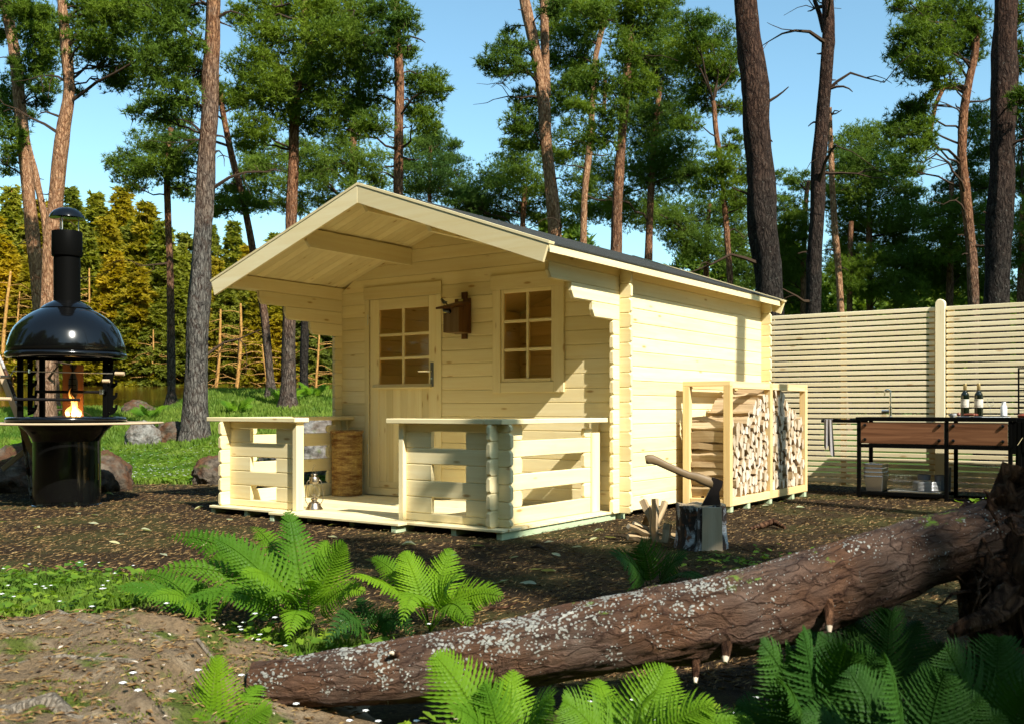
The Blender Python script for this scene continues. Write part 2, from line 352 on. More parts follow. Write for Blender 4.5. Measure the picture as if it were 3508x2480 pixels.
m_rockgrey=M_rock('grey lichened stone',(.07,.065,.055),(.30,.29,.26),(.11,.14,.04),(.15,.09,.05),.7,.45,4.)
m_mound=M_rock('root covered mound',(.10,.07,.042),(.34,.26,.165),(.11,.15,.02),(.26,.18,.10),.95,.9,5.5)
# ---------------------------------------------------------------- terrain, water, far bank
def sstep(a,b,x): q=np.clip((x-a)/(b-a),0,1); return q*q*(3-2*q)
def hz(x,y):
    x=np.asarray(x,dtype=float); y=np.asarray(y,dtype=float)
    r=x/np.maximum(np.abs(y),3.)
    amp=.86+.50*sstep(-.36,-.30,r)-.9*sstep(-.17,-.05,r)
    z=amp*sstep(12.2,27.5,y)**1.15
    z=z-.9*sstep(28.5,34,y)*sstep(-.02,-.12,r)
    z=z+8.5*sstep(50,76,y)*sstep(.02,-.1,r)+3.2*sstep(60,130,y)*sstep(-.1,.05,r)
    z=z+(fbm(x*.35,y*.35,3,3)-.45)*.10*sstep(11.5,14,y)+(fbm(x*1.7,y*1.7,9,3)-.45)*.035*sstep(1.,2.,np.abs(y-30)+0)
    near=np.exp(-(((x-.2)/3.4)**2+((y-8.3)/3.0)**2)**3)
    return z*(1-near*.85)
def hzs(x,y): return float(hz(x,y))
def stretch(a,b,step,far,g=1.22):
    c=list(np.arange(a,b,step)); s=step; p=c[-1]
    while p<far: s*=g; p+=s; c.append(p)
    return c
ys=stretch(-1.,15.,.16,900.,1.045); ys=[-y for y in stretch(1.2,2.,.3,200.)][::-1]+ys
xr=stretch(0,8.,.18,700.,1.07); xs=[-x for x in xr[1:]][::-1]+xr
gx,gy=np.meshgrid(np.array(xs),np.array(ys)); gz=hz(gx,gy)
V=np.stack([gx.ravel(),gy.ravel(),gz.ravel()],1); nx=len(xs)
i=np.arange(len(ys)-1)[:,None]*nx+np.arange(nx-1)[None,:]; i=i.ravel(); Fc=np.stack([i,i+1,i+nx+1,i+nx],1)
X_,Y_=V[:,0],V[:,1]; nz=fbm(X_*.9,Y_*.9,21,4)
def grassmask(x,y):
    nz=fbm(x*.9,y*.9,21,4)-.45
    g=sstep(11.6,13.4,y+nz*3+ np.where(x>-1.2,-6.,0)*0)
    g=np.where(x>2.2,sstep(13.,15.,y+nz*2),g)
    fl=sstep(.62,.9,1.4-np.hypot((x+3.0)/1.9,(y-4.75)/.95)+nz*.9)            # patch at the left, in front
    fm=sstep(.62,.9,1.4-np.hypot((x+.95)/1.25,(y-3.55)/.6)+nz*.9)
    fr=sstep(.62,.9,1.35-np.hypot((x-4.6)/1.25,(y-8.7)/.95)+nz*.9)
    fb=sstep(.62,.9,1.45-np.hypot((x-.3)/2.6,(y-2.3)/.75)+nz*.6)
    return np.clip(np.maximum.reduce([g,fl,fm,fr,fb]),0,1)
g_=grassmask(X_,Y_)
o=npmesh('ground',V,Fc,m_ground,None,{'grass':g_},True); o['kind']='structure'
# the water lies a little higher at the far side, as a slow stream does
wx=np.linspace(-46,-.5,40); wy=np.linspace(26.2,53,40); gx,gy=np.meshgrid(wx,wy); wz=.905+(gy-26.2)*.0485
V=np.stack([gx.ravel(),gy.ravel(),wz.ravel()],1); i=(np.arange(39)[:,None]*40+np.arange(39)[None,:]).ravel()
o=npmesh('water',V,np.stack([i,i+1,i+41,i+40],1),m_water,None,None,True); o['kind']='structure'
# ---------------------------------------------------------------- the cabin
h=.121; T=.034; UL=-3.19; VB=3.16; UC=-1.595
cab=thing('log_cabin','pale pine log cabin with gable porch, railed terrace and dark felt roof','cabin',LW(0,0,0),-TH); cab['org']=(0,0,0)
SL=.3515
def zr(u,top=0.): return 2.055+top+SL*(1.595-abs(u-UC))
def log_side(name,u0,v0,v1,z0,z1,corbel=0.,both=True):
    # a log along v, chamfered along its edges; corbel>0: front lower corner cut
    b=.006; m=MB(); e=.016
    def ring(v,dz0=0,dz1=0,du=0): return [(u0+du,v,z0+b+dz0),(u0+b+du,v,z0+dz0),(u0+T-b-du,v,z0+dz0),(u0+T-du,v,z0+b+dz0),(u0+T-du,v,z1-b-dz1),(u0+T-b-du,v,z1-dz1),(u0+b+du,v,z1-dz1),(u0+du,v,z1-b-dz1)]
    if corbel: rings=[ring(v0,.055,.004,.003),ring(v0+.004,.05,0,0),ring(v0+.035,0,0),ring(v1-e),ring(v1,.017,.017,.002)]
    else: rings=[ring(v0,.017,.017,.002),ring(v0+e),ring(v1-e),ring(v1,.017,.017,.002)]
    V=[p for r in rings for p in r]; F=[]
    for q in range(len(rings)-1):
        for k in range(8): l=(k+1)%8; F.append((q*8+k,q*8+l,q*8+8+l,q*8+8+k))
    F.append(tuple(range(7,-1,-1))); F.append(tuple((len(rings)-1)*8+k for k in range(8)))
    return m.add(V,F).build(name,m_wood,cab,1)
def log_front(name,u0,u1,v0,z0,z1,e0=True,e1=True):
    b=.006; e=.016
    def ring(u,d): return [(u,v0,z0+b+d),(u,v0+b,z0+d),(u,v0+T-b,z0+d),(u,v0+T,z0+b+d),(u,v0+T,z1-b-d),(u,v0+T-b,z1-d),(u,v0+b,z1-d),(u,v0,z1-b-d)]
    cut=min(.017,(z1-z0)*.3)
    rings=[ring(u0,cut if e0 else 0)]+([ring(u0+e,0)] if e0 else [])+([ring(u1-e,0)] if e1 else [])+[ring(u1,cut if e1 else 0)]
    V=[p for r in rings for p in r]; F=[]
    for q in range(len(rings)-1):
        for k in range(8): l=(k+1)%8; F.append((q*8+k,q*8+8+k,q*8+8+l,q*8+l))
    F.append(tuple(range(8))); F.append(tuple((len(rings)-1)*8+7-k for k in range(8)))
    return MB().add(V,F).build(name,m_wood,cab,0)
ext={13:-.43,14:-.742,15:-1.06,16:-1.375}
for u0 in (UL,-T):
    for k in range(17):
        log_side('log',u0,ext.get(k,-.105),VB+.105,k*h+.0006,(k+1)*h-.0006,corbel=1 if k in (13,14,15) else 0)
DO=(-2.80,-1.915,-.1,1.92); WI=(-1.20,-.625,1.03,1.90)
def front_row(z0,z1,v0,openings):
    segs=[(UL-.105,.105)]
    for a,b,c,d in openings:
        if min(z1,d)-max(z0,c)>.04*(z1-z0)/.121:
            ns=[]
            for s0,s1 in segs:
                if b<=s0 or a>=s1: ns.append((s0,s1)); continue
                if a>s0: ns.append((s0,a))
                if b<s1: ns.append((b,s1))
            segs=ns
    for s0,s1 in segs: log_front('log',s0,s1,v0,z0+.0006,z1-.0006,abs(s0-(UL-.105))<1e-6,abs(s1-.105)<1e-6)
RW=(-2.35,-.25,.42,1.85)                                  # unseen opening added in the rear wall, to let daylight in
for v0,op in ((0,[DO,WI]),(VB-T,[RW])):
    front_row(0,h/2,v0,op)
    for k in range(16): front_row((k+.5)*h,(k+1.5)*h,v0,op)
def gable(v0):
    z=16.5*h
    while z<zr(UC)-.005:
        z1=min(z+h,zr(UC)-.004); w0=min((zr(UC)-z)/SL,1.595+.0); w1=max((zr(UC)-z1)/SL,.004); g=.005
        a=[(UC-w0+g,z+g),(UC+w0-g,z+g),(UC+w1-g,z1-g),(UC-w1+g,z1-g)]; b=[(UC-w0,z+.0006),(UC+w0,z+.0006),(UC+w1,z1-.0006),(UC-w1,z1-.0006)]
        V=[(p[0],v0,p[1]) for p in a]+[(p[0],v0+.006,p[1]) for p in b]+[(p[0],v0+T,p[1]) for p in b]
        F=[(0,1,2,3)]+[(r*4+i,r*4+4+i,r*4+4+(i+1)%4,r*4+(i+1)%4) for r in (0,1) for i in range(4)]+[(11,10,9,8)]
        MB().add(V,F).build('gable_log',m_wood,cab,0); z=z1
gable(0); gable(VB-T)
# purlins
for uc in (UC,-2.2575,-.9325):
    zt=zr(uc)-.012; u0,u1=uc-.0175,uc+.0175; zb=(2.212 if uc!=UC else 2.44)
    MB().prism([(-1.335,zt),(VB+.15,zt),(VB+.15,zb),(-1.29,zb),(-1.335,zb+.05)],0,u0,u1,.003).build('purlin',m_wood,cab,1)
# roof: boards run down the slope
roof=bpy.data.objects.new('roof',None); COL.objects.link(roof); roof.parent=cab
VF,VR=-1.378,3.24
def slab(name,s,va,vb,t0,t1,ua,mat,parent,axis=0,bev=0.,d0=.0005):
    # a sheet lying on the roof slope: s=+1 right, -1 left; t0,t1 heights over the underside; ua: how far the eave reaches past the wall plane
    P=[]
    ue=1.595+ua
    for t in (t0,t1): P+=[(UC+s*d0,zr(UC)-SL*d0*(d0>.01)+t),(UC+s*ue,zr(UC)-SL*ue+t)]
    poly=[P[0],P[1],P[3],P[2]] if s>0 else [P[1],P[0],P[2],P[3]]
    return MB().prism(poly,1,va,vb,bev).build(name,mat,parent,axis)
bw=.0945
for s in (1,-1):
    for k in range(15): slab('roof_board',s,VF+k*bw+.0012,VF+(k+1)*bw-.0012,0,.018,.155,m_wood,roof,0,.002)
    if s>0:
        slab('roof_deck',s,VF+15*bw,VR,0,.018,.155,m_wood,roof,0); slab('roofing_felt',s,VF+.04,VR-.012,.0185,.030,.185,m_felt,roof,0)
    else:                       # an added roof window in the unseen slope lets sun into the cabin
        for nm,v0,t0,t1,ue,mt in (('roof_deck',VF+15*bw,0,.018,.155,m_wood),('roofing_felt',VF+.04,.0185,.030,.185,m_felt)):
            slab(nm,s,v0,1.25,t0,t1,ue,mt,roof,0); slab(nm,s,2.15,VR-.012,t0,t1,ue,mt,roof,0)
            slab(nm,s,1.2505,2.1495,t0,t1,.25-1.595,mt,roof,0); slab(nm,s,1.2505,2.1495,t0,t1,ue,mt,roof,0,0.,1.15)
        sk=bpy.data.objects.new('added_roof_window',None); COL.objects.link(sk); sk.parent=roof
        slab('pane',s,1.22,2.18,.036,.040,1.18-1.595,m_glass,sk,None,0.,.22)
        for va,vb in ((1.20,1.25),(2.15,2.20)): slab('sash',s,va,vb,.031,.055,1.2-1.595,m_wood,sk,0,0.,.2)
    # eave fascia
    ue=1.595+.157; zt=zr(UC)-SL*ue
    MB().prism([(UC+s*ue,zt+.018),(UC+s*(ue+.02),zt+.012),(UC+s*(ue+.02),zt-.048),(UC+s*ue,zt-.043)],1,VF,VR-.01,.002).build('eave_fascia',m_wood,roof,1)
    for va,vb,nm in ((-1.40,-1.379,'front'),(VR,VR+.021,'rear')):
        n=Vector((s*SL,1)).normalized(); d=Vector((s,-SL)).normalized()       # across and down the slope, in (u,z)
        ap=Vector((UC,zr(UC)+.018)); L=1.812*math.sqrt(1+SL*SL)
        c0=ap+d*L; c1=c0-n*.133; low=Vector((UC,ap.y-.133*math.sqrt(1+SL*SL)))
        poly=[tuple(ap+Vector((s*.0006,0))),tuple(c0),tuple(c1),tuple(low+Vector((s*.0006,0)))]
        if s<0: poly=poly[::-1]
        MB().prism(poly,1,va,vb,.0025).build('bargeboard',m_wood,roof,0)
        c0=ap+d*(L+.008)+n*.0008; poly=[tuple(ap+n*.0008+Vector((s*.0003,0))),tuple(c0),tuple(c0+n*.018),(UC+s*.0003,ap.y+.019*math.sqrt(1+SL*SL))]
        if s<0: poly=poly[::-1]
        a,b=(va-.004,va+.066) if nm=='front' else (vb-.066,vb+.004)
        MB().prism(poly,1,a,b,.002).build('bargeboard_cap',m_wood,roof,0)
# door
door=bpy.data.objects.new('door',None); COL.objects.link(door); door.parent=cab
d0,d1,vD=-2.781,-1.932,.004
def wb(a,b,name,parent,axis,mat=None,bev=.003): return MB().box(a,b,bev).build(name,mat or m_wood,parent,axis)
wb((d0,vD,.094),(-2.668,vD+.04,1.915),'stile',door,2); wb((-2.034,vD,.094),(d1,vD+.04,1.915),'stile',door,2)
wb((-2.667,vD,1.813),(-2.035,vD+.04,1.915),'top_rail',door,0); wb((-2.667,vD,1.045),(-2.035,vD+.04,1.092),'lock_rail',door,0)
MB().prism([(-.028,1.05),(-.028,1.062),(vD-.001,1.092),(vD-.001,1.05)],0,-2.735,-1.995,.002).build('drip_ledge',m_wood,door,0)
wb((-2.667,vD,.094),(-2.035,vD+.04,.150),'bottom_rail',door,0)
for k in range(7):
    a=-2.667+k*.632/7; wb((a+.0005,vD+.009,.151),(a+.632/7-.0005,vD+.03,1.044),'panel_board',door,2,None,.0015)
wb((-2.372,vD+.006,1.0925),(-2.342,vD+.034,1.8125),'glazing_bar',door,2)
for z in (1.566,1.340):
    for a,b in ((-2.6665,-2.3725),(-2.3415,-2.0355)): wb((a,vD+.007,z-.013),(b,vD+.033,z+.013),'glazing_bar',door,0)
for (a,b) in ((-2.667,-2.372),(-2.342,-2.035)):
    for (z0,z1) in ((1.092,1.327),(1.353,1.553),(1.579,1.813)): MB().box((a,vD+.018,z0),(b,vD+.022,z1)).build('pane',m_glass,door,smooth=0)
hd=MB().box((-2.010,vD-.005,1.062),(-1.972,vD-.0008,1.288),.0015).build('handle_plate',m_plate,door)
MB().tube([(-1.991,vD-.006,1.205),(-1.991,vD-.045,1.205),(-1.998,vD-.052,1.205),(-2.115,vD-.052,1.207)],.0095,10).build('handle',m_chrome,hd)
MB().lathe([(.006,0),(.006,.003)],12,(-1.991,0,0)).build('keyhole',m_chrome,hd,org=(0,.0,0)).matrix_local=Matrix.Translation((0,vD-.006,1.138))@Matrix.Rotation(R(90),4,'X')
for z in (1.72,.46): MB().box((-2.800,-.018,z-.052),(-2.789,-.006,z+.052),.002).build('hinge',m_steel,door)
wb((-2.840,-.014,.02),(d0-.0025,-.0015,1.914),'door_casing',cab,2); wb((d1+.004,-.014,.02),(-1.872,-.0015,1.914),'door_casing',cab,2)
wb((-2.852,-.017,1.9155),(-1.868,-.0015,2.038),'door_head',cab,0); wb((d0-.0015,-.02,.0205),(d1+.003,.03,.0915),'threshold',cab,0)
# window
win=bpy.data.objects.new('window',None); COL.objects.link(win); win.parent=cab
wb((-1.278,-.018,.997),(-1.1915,-.0015,1.904),'casing',win,2); wb((-.630,-.018,.997),(-.527,-.0015,1.904),'casing',win,2)
wb((-1.302,-.021,1.9045),(-.522,-.0015,2.036),'casing',win,0); wb((-1.191,-.017,.998),(-.6305,-.0015,1.088),'casing',win,0)
fr=wb((-1.190,-.008,1.090),(-1.160,.03,1.902),'sash',win,2)
wb((-.661,-.008,1.090),(-.6315,.03,1.902),'sash_stile',fr,2); wb((-1.1595,-.008,1.871),(-.6615,.03,1.902),'sash_rail',fr,0); wb((-1.1595,-.012,1.090),(-.6615,.03,1.122),'sash_rail',fr,0)
wb((-.923,-.004,1.1225),(-.897,.026,1.8705),'glazing_bar',fr,2)
for z in (1.622,1.372):
    for a,b in ((-1.1593,-.9235),(-.8965,-.6617)): wb((a,-.003,z-.013),(b,.025,z+.013),'glazing_bar',fr,0)
for a,b in ((-1.16,-.923),(-.897,-.661)):
    for z0,z1 in ((1.122,1.359),(1.385,1.609),(1.635,1.871)): MB().box((a,.010,z0),(b,.014,z1)).build('pane',m_glass,win,smooth=0)
rw=bpy.data.objects.new('added_rear_window',None); COL.objects.link(rw); rw.parent=cab  # added window on the hidden rear face, brightens the interior
for q0,q1,ax in (((-2.42,VB+.001,.38),(-2.34,VB+.02,1.92),2),((-.26,VB+.001,.38),(-.18,VB+.02,1.92),2),((-2.3395,VB+.001,1.84),(-.2605,VB+.02,1.92),0),((-2.3395,VB+.001,.38),(-.2605,VB+.02,.46),0)): wb(q0,q1,'casing',rw,ax)
MB().box((-2.34,VB-.02,.44),(-.26,VB-.016,1.86)).build('pane',m_glass,rw,smooth=0)
# floor inside, beams below, terrace
MB().box((UL+T,T,.002),(-T-.001,VB-T,.02)).build('floor',m_wood,cab,0)
for v in (.02,.75,1.45,2.1,2.75,3.09): MB().box((UL-.0,v,-.12),(.002,v+.07,-.004),.002).build('foundation_beam',m_green,cab,0)
for u in (-3.15,-2.72,-2.40,-1.96,-1.49,-.485,-.082):
    MB().box((u,-1.598,-.12),(u+.048,-.004,-.0008),.003).build('deck_joist',m_green,cab,1)
for u in (-2.27,-.955): MB().box((u,-1.712,-.12),(u+.048,-1.5,-.0008),.003).build('deck_joist',m_green,cab,1)
k=0; v=-1.722
while v<-.06:
    a,b=((-2.275,-.875) if v<-1.62 else (-3.152,-.018)); w=.100 if v<-1.7 else .117
    MB().box((a,v,0),(b,v+w,.0195),.003).build('deck_board',m_wood,cab,0); v+=w+.0035
# rails of the terrace
def rail_front(ua,ub,o0,o1,post,left):
    v=-1.5; rows=[(.0205,.079),(.0805,.200),(.2015,.3215),(.323,.443),(.4445,.564),(.5655,.6855),(.687,.7445)]
    for k,(z0,z1) in enumerate(rows):
        segs=[(ua,ub)] if k%2==0 else [(ua,o0),(o1,ub)]
        for s0,s1 in segs: log_front('rail_log',s0,s1,v,z0,z1,(abs(s0-ua)<1e-6 and left),(abs(s1-ub)<1e-6 and not left))
    MB().box((post,-1.535,.0205),(post+.047,-1.452,.7445),.003).build('rail_post',m_wood,cab,2)
rail_front(-3.16,-2.165,-2.757,-2.431,-2.197,True); rail_front(-1.03,-.031,-.749,-.424,-1.040,False)
for u0 in (-3.055,-.17):
    for k in range(6):
        z0,z1=.0205+k*h,.0205+(k+1)*h-.0014
        if k%2==0: log_side('rail_log',u0,-1.60,-.212,z0,z1)
        else: log_side('rail_log',u0,-1.60,-1.20,z0,z1 if k<5 else .7445); log_side('rail_log',u0,-.330,-.212,z0,z1 if k<5 else .70)
    MB().box((u0+T+.0005 if u0>-1 else u0-.02,-.232,.0205),((u0+T+.02) if u0>-1 else u0-.0005,-.115,.662 if u0>-1 else .7445),.003).build('rail_post',m_wood,cab,2)
    MB().box((u0-.10,-.030,.0205),(u0-.012,-.002,.7445),.002).build('wall_batten',m_wood,cab,2)
for a,b in (((-3.24,-1.580,.7455),(-2.118,-1.425,.782)),((-1.127,-1.580,.7455),(-.202,-1.425,.782))): MB().box(a,b,.004).build('rail_cap',m_wood,cab,0)
MB().box((-.2005,-1.580,.7455),(-.046,-.107,.782),.004).build('rail_cap',m_wood,cab,1)
MB().box((-3.13,-1.4235,.7455),(-2.985,-.0015,.782),.004).build('rail_cap',m_wood,cab,1)
# ---------------------------------------------------------------- fence
VFN=3.88
fence=lthing('slatted_fence','tall pale fence of thin horizontal slats behind the outdoor kitchen','fence',1.66,VFN)
zt,pitch=1.912,.0588
for (a,b) in ((-1.2,1.600),(1.712,4.4)):
    for k in range(32):
        z1=zt-k*pitch; MB().box((a,VFN-.022,z1-.0415),(b,VFN-.004,z1),.003).build('slat',m_fence,fence,0)
    for u in ((-.2,.62,1.54) if a<1 else (1.72,3.0)): MB().box((u,VFN-.0035,.02),(u+.062,VFN+.03,zt-.006),.003).build('batten',m_wood_shed,fence,2)
prof=[(1.611,-.05),(1.701,-.05),(1.701,1.93)]+[(1.656+.045*math.cos(R(w)),1.945+.045*math.sin(R(w))) for w in range(0,181,20)]+[(1.611,1.93)]
MB().prism(prof,1,VFN-.055,VFN+.035,.006).build('post',m_fence,fence,2)
# ---------------------------------------------------------------- firewood shed and the stacked wood
shed=lthing('firewood_rack','open timber firewood rack of square posts against the cabin side','firewood rack',.30,1.9)
U0,U1,V0,V1,ZT=.077,.531,1.026,3.05,1.10
for u in (U0,U1-.066):
    for v in (V0,1.995,V1-.06): MB().box((u,v,.0),(u+.066,v+.058,ZT-.045),.004).build('post',m_wood_shed,shed,2)
    for z0,z1 in ((.0,.072),(ZT-.066,ZT-.002)):
        for va,vb in ((V0+.0585,1.9945),(2.0535,V1-.0605)): MB().box((u+.004,va,z0+.001),(u+.062,vb,z1),.003).build('rail',m_wood_shed,shed,1)
for v in (V0,1.995,V1-.06):
    MB().box((U0+.0665,v+.004,.001),(U1-.0665,v+.054,.06),.003).build('cross_rail',m_wood_shed,shed,0)
    MB().box((U0,v,ZT-.0445),(U1,v+.058,ZT),.003).build('top_rail',m_wood_shed,shed,0)
for k in range(3): MB().box((U0+.07+k*.11,V0+.06,.0615),(U0+.15+k*.11,V1-.07,.078),.002).build('floor_slat',m_wood_shed,shed,1)
for v in (1.06,1.45,2.0,2.62,2.98): MB().box((U0-.02,v,-.1),(U1-.01,v+.06,-.0015),.003).build('foot_beam',m_green,shed,0)
def wedge_mesh(i):
    rr=random.Random(100+i); n=rr.choice((3,4,4,5)); a0=rr.uniform(0,6.28); L=rr.uniform(.345,.375)
    pts=[]
    for k in range(n):
        w=a0+2*math.pi*k/n+rr.uniform(-.32,.32); q=rr.uniform(.80,1.08); pts.append((q*.5*math.cos(w),q*.5*math.sin(w)))
    lo=[min(p[j] for p in pts) for j in (0,1)]; hi=[max(p[j] for p in pts) for j in (0,1)]
    pts=[((p[0]-lo[0])/(hi[0]-lo[0])-.5,(p[1]-lo[1])/(hi[1]-lo[1])-.5) for p in pts]
    V=[];F=[]
    for r,x in enumerate((-.5,-.18,.15,.5)):
        dx,dy=rr.uniform(-.12,.12),rr.uniform(-.12,.12)
        for p in pts: V.append((x,p[0]*(1+rr.uniform(-.07,.07))+dx*(r%3!=0),p[1]*(1+rr.uniform(-.07,.07))+dy*(r%3!=0)))
    for r in range(3):
        for k in range(n): F.append((r*n+k,r*n+(k+1)%n,r*n+n+(k+1)%n,r*n+n+k))
    F.append(tuple(range(n-1,-1,-1))); F.append(tuple(3*n+k for k in range(n)))
    me=bpy.data.meshes.new('firewood'); me.from_pydata(V,[],F)
    g=np.array(V,dtype=np.float32)*np.array([.4,.06,.09],dtype=np.float32)+np.float32(i*3.1); at=me.attributes.new('gc','FLOAT_VECTOR','POINT'); at.data.foreach_set('vector',g.ravel())
    me.materials.append(m_split); me.materials.append(m_splitend)
    for p in me.polygons: p.material_index=1 if abs(p.normal.x)>.8 else 0
    return me
WM=[wedge_mesh(i) for i in range(14)]; rr=random.Random(5)
def topline(v): return .70+.25*float(sstep(1.25,1.95,v)) if v<2.0 else (.97-.26*float(sstep(2.2,2.9,v)))
for va,vb in ((1.062,1.99),(2.06,2.985)):
    v=va
    while v<vb-.02:
        w=min(rr.uniform(.046,.074),vb-v); z=.079
        if vb-v-w<.03: w=vb-v
        while z<topline(v):
            hh=rr.uniform(.060,.118); tw=rr.gauss(0,.16)
            o=link('firewood',rr.choice(WM)); p=LW(.302+rr.uniform(-.02,.022),v+w/2,z+hh/2); o.location=p; o.rotation_euler=(tw,0,-TH+(math.pi if rr.random()<.5 else 0))
            L=.415 if rr.random()<.8 else .39; o.scale=(L*rr.uniform(.97,1.0),w*rr.uniform(.98,1.28),hh*rr.uniform(.95,1.2))
            tagp(o,'split firewood billet stacked end-on inside the timber rack','firewood','firewood stacked in the rack'); z+=hh*.97
        v+=w*.97
# ---------------------------------------------------------------- outdoor kitchen
kit=lthing('outdoor_kitchen','long black steel outdoor kitchen with walnut drawer fronts before the fence','outdoor kitchen',1.9,3.45)
def kb(a,b,name,mat=m_blackmatte,axis=None,bev=.003,par=None): return MB().box(a,b,bev).build(name,mat,par or kit,axis)
KF,KB=3.215,3.69; ZC=.772
for u in (.985,1.825,2.39,2.47,3.25):
    for v in (KF,KB-.04): kb((u,v,-.06),(u+.036,v+.036,ZC-.0405),'leg')
kb((.975,KF-.008,ZC-.04),(2.465,KB,ZC),'countertop',m_blackmatte)
for (a,b) in ((1.0215,1.8245),(1.8615,2.3895)):
    kb((a,KF+.002,.462),(b,KF+.034,.500),'cross_bar'); kb((a,KB-.038,.462),(b,KB-.006,.500),'cross_bar')
    d=kb((a+.003,KF+.001,.506),(b-.003,KF+.020,.722),'drawer_front',m_walnut,0,.002)
    for x in (a+.045,b-.045):
        for z in (.545,.690): MB().lathe([(.016,0),(.017,.004),(.015,.016),(.008,.020)],14).build('knob',m_black,d,org=(0,0,0)).matrix_local=Matrix.Translation((x-1.9,KF-3.45+.0005,z+.05))@Matrix.Rotation(R(90),4,'X')
kb((1.0215,KF+.037,.478),(2.3895,KB-.04,.484),'drawer_floor')
kb((1.0215,KF+.004,-.02),(1.8245,KF+.03,.016),'shelf_bar'); kb((1.0215,KB-.03,-.02),(1.8245,KB-.006,.016),'shelf_bar')
for k in range(12): kb((1.04+k*.066,KF+.031,.0),(1.07+k*.066,KB-.031,.014),'shelf_slat',m_blackmatte,None,.002)
kb((1.8615,KF+.004,-.05),(2.3895,KF+.03,-.02),'foot_bar'); kb((1.8615,KB-.03,-.05),(2.3895,KB-.006,-.02),'foot_bar')
for v in (KF+.05,KB-.09): kb((.615,v,.712),(.984,v+.03,.742),'towel_rail')
kb((.6,KF+.05,.7125),(.6145,KB-.06,.7415),'towel_rail')
fa=MB().lathe([(.022,0),(.022,.003),(.016,.006),(.016,.108),(.012,.112)],16,(1.245,3.50,ZC+.0005)).build('tap',m_chrome,kit)
MB().tube([(1.245,3.5,ZC+.11),(1.245,3.5,1.035),(1.237,3.497,1.052),(1.22,3.49,1.056),(1.200,3.483,1.050),(1.192,3.48,1.034),(1.192,3.48,.990)],.008,10).build('spout',m_chrome,fa)
MB().tube([(1.229,3.5,.833),(1.16,3.49,.833)],.017,12).build('lever',m_steel,fa)
# cooker cabinet at the right end
cc=lthing('gas_grill_cabinet','black grill cabinet with a thin steel door handle at the right end of the kitchen','grill cabinet',2.9,3.45)
MB().box((2.428,KF+.004,.43),(3.35,KB,ZC-.003),.004).build('cabinet_body',m_blackmatte,cc)
MB().box((2.51,KF-.004,.445),(3.3,KF+.0035,.74),.003).build('cabinet_door',m_blackmatte,cc)
MB().tube([(2.478,KF-.03,.515),(2.520,KF-.03,.585)],.0045,8).build('door_handle',m_chrome,cc)
for u in (2.5,3.28): MB().box((u,KF+.01,-.06),(u+.04,KF+.05,.4295),.003).build('leg',m_blackmatte,cc)
m=MB(); m.box((2.433,3.49,ZC-.002),(2.447,3.504,1.25)); m.box((2.4475,3.49,1.236),(3.2,3.504,1.25)); m.box((3.2,3.49,ZC-.002),(3.214,3.504,1.25)); m.build('screen_frame',m_blackmatte,cc)
for k in range(12): MB().box((2.448,3.494,.80+k*.036),(3.1995,3.500,.806+k*.036)).build('screen_bar',m_blackmatte,cc)
ZT_=ZC+.0008
def on_k(name,label,cat,u,v,group=None,z=None): return lthing(name,label,cat,u,v,group,ZT_ if z is None else z)
def bottle(u,label):
    t=on_k('wine_bottle',label,'wine bottle',u,3.5,'wine bottles on the counter')
    MB().lathe([(.036,0),(.040,.004),(.040,.205),(.037,.226),(.026,.246),(.0155,.262),(.0145,.285)],24,(u,3.5,ZT_)).build('body',m_bottle,t)
    MB().lathe([(.0152,.2655),(.0165,.268),(.0165,.331),(.0155,.333)],18,(u,3.5,ZT_)).build('foil_cap',m_foil,t)
    lb=MB().lathe([(.0408,.098),(.0408,.178)],28,(u,3.5,ZT_),cap=False).build('label',m_label,t)
    for z,hh,w in ((.163,.005,.62),(.112,.004,1.15),(.108,.0015,1.0)):
        V=[];F=[]
        n=14
        for k in range(n+1):
            a=R(-90)-TH*0-.52+(k/n-.5)*2*w; V+=[(u+.0412*math.cos(a),3.5+.0412*math.sin(a),ZT_+z),(u+.0412*math.cos(a),3.5+.0412*math.sin(a),ZT_+z+hh)]
            if k and (k%3 or hh<.002 or hh>.0045): F.append((2*k-2,2*k,2*k+1,2*k-1))
        MB().add(V,F).build('print_line',m_ink,lb)
bottle(1.960,'dark wine bottle with a pale label, further from the grill screen'); bottle(2.085,'dark wine bottle with a pale label, beside the empty wine glass')
def wineglass(u,v,z,label,group,up=True,s=1.):
    p=[(.030,0),(.031,.002),(.006,.006),(.0035,.02),(.0035,.072),(.012,.082),(.028,.100),(.033,.122),(.031,.150),(.028,.168)]
    o=MB().lathe([(a*s,b*s) for a,b in p],18,(0,0,0),cap=False).build('wine_glass',m_clear,None); o.location=LW(u,v,z); return tagp(o,label,'wine glass',group)
wineglass(2.196,3.46,ZT_+.0145,'empty wine glass standing on the counter beside the bottles',None)
t=on_k('pepper_mill','white bottle shaped mill with a dark cap on the counter','mill',2.315,3.46,None,ZT_+.0125)
MB().lathe([(.027,0),(.030,.004),(.030,.088),(.021,.104),(.0195,.108),(.0195,.136)],22,(2.315,3.46,ZT_+.0125)).build('body',m_white,t); MB().lathe([(.020,.1365),(.020,.142),(.012,.144)],20,(2.315,3.46,ZT_+.0125)).build('cap',m_grey,t)
o=MB().lathe([(.020,0),(.022,.003),(.036,.018),(.042,.036),(.040,.036),(.033,.018),(.018,.006),(0,.006)],24).build('bowl',m_white,None); o.location=LW(1.849,3.47,ZT_); tagp(o,'small white bowl standing on the black counter by the fence post','bowl')
o=MB().box((-.11,-.07,0),(.11,.07,.009),.003).build('slate_board',m_grey,None); o.location=LW(2.03,3.36,ZT_); o.rotation_euler=(0,0,-TH); tagp(o,'dark slate serving board under the sausages','board')
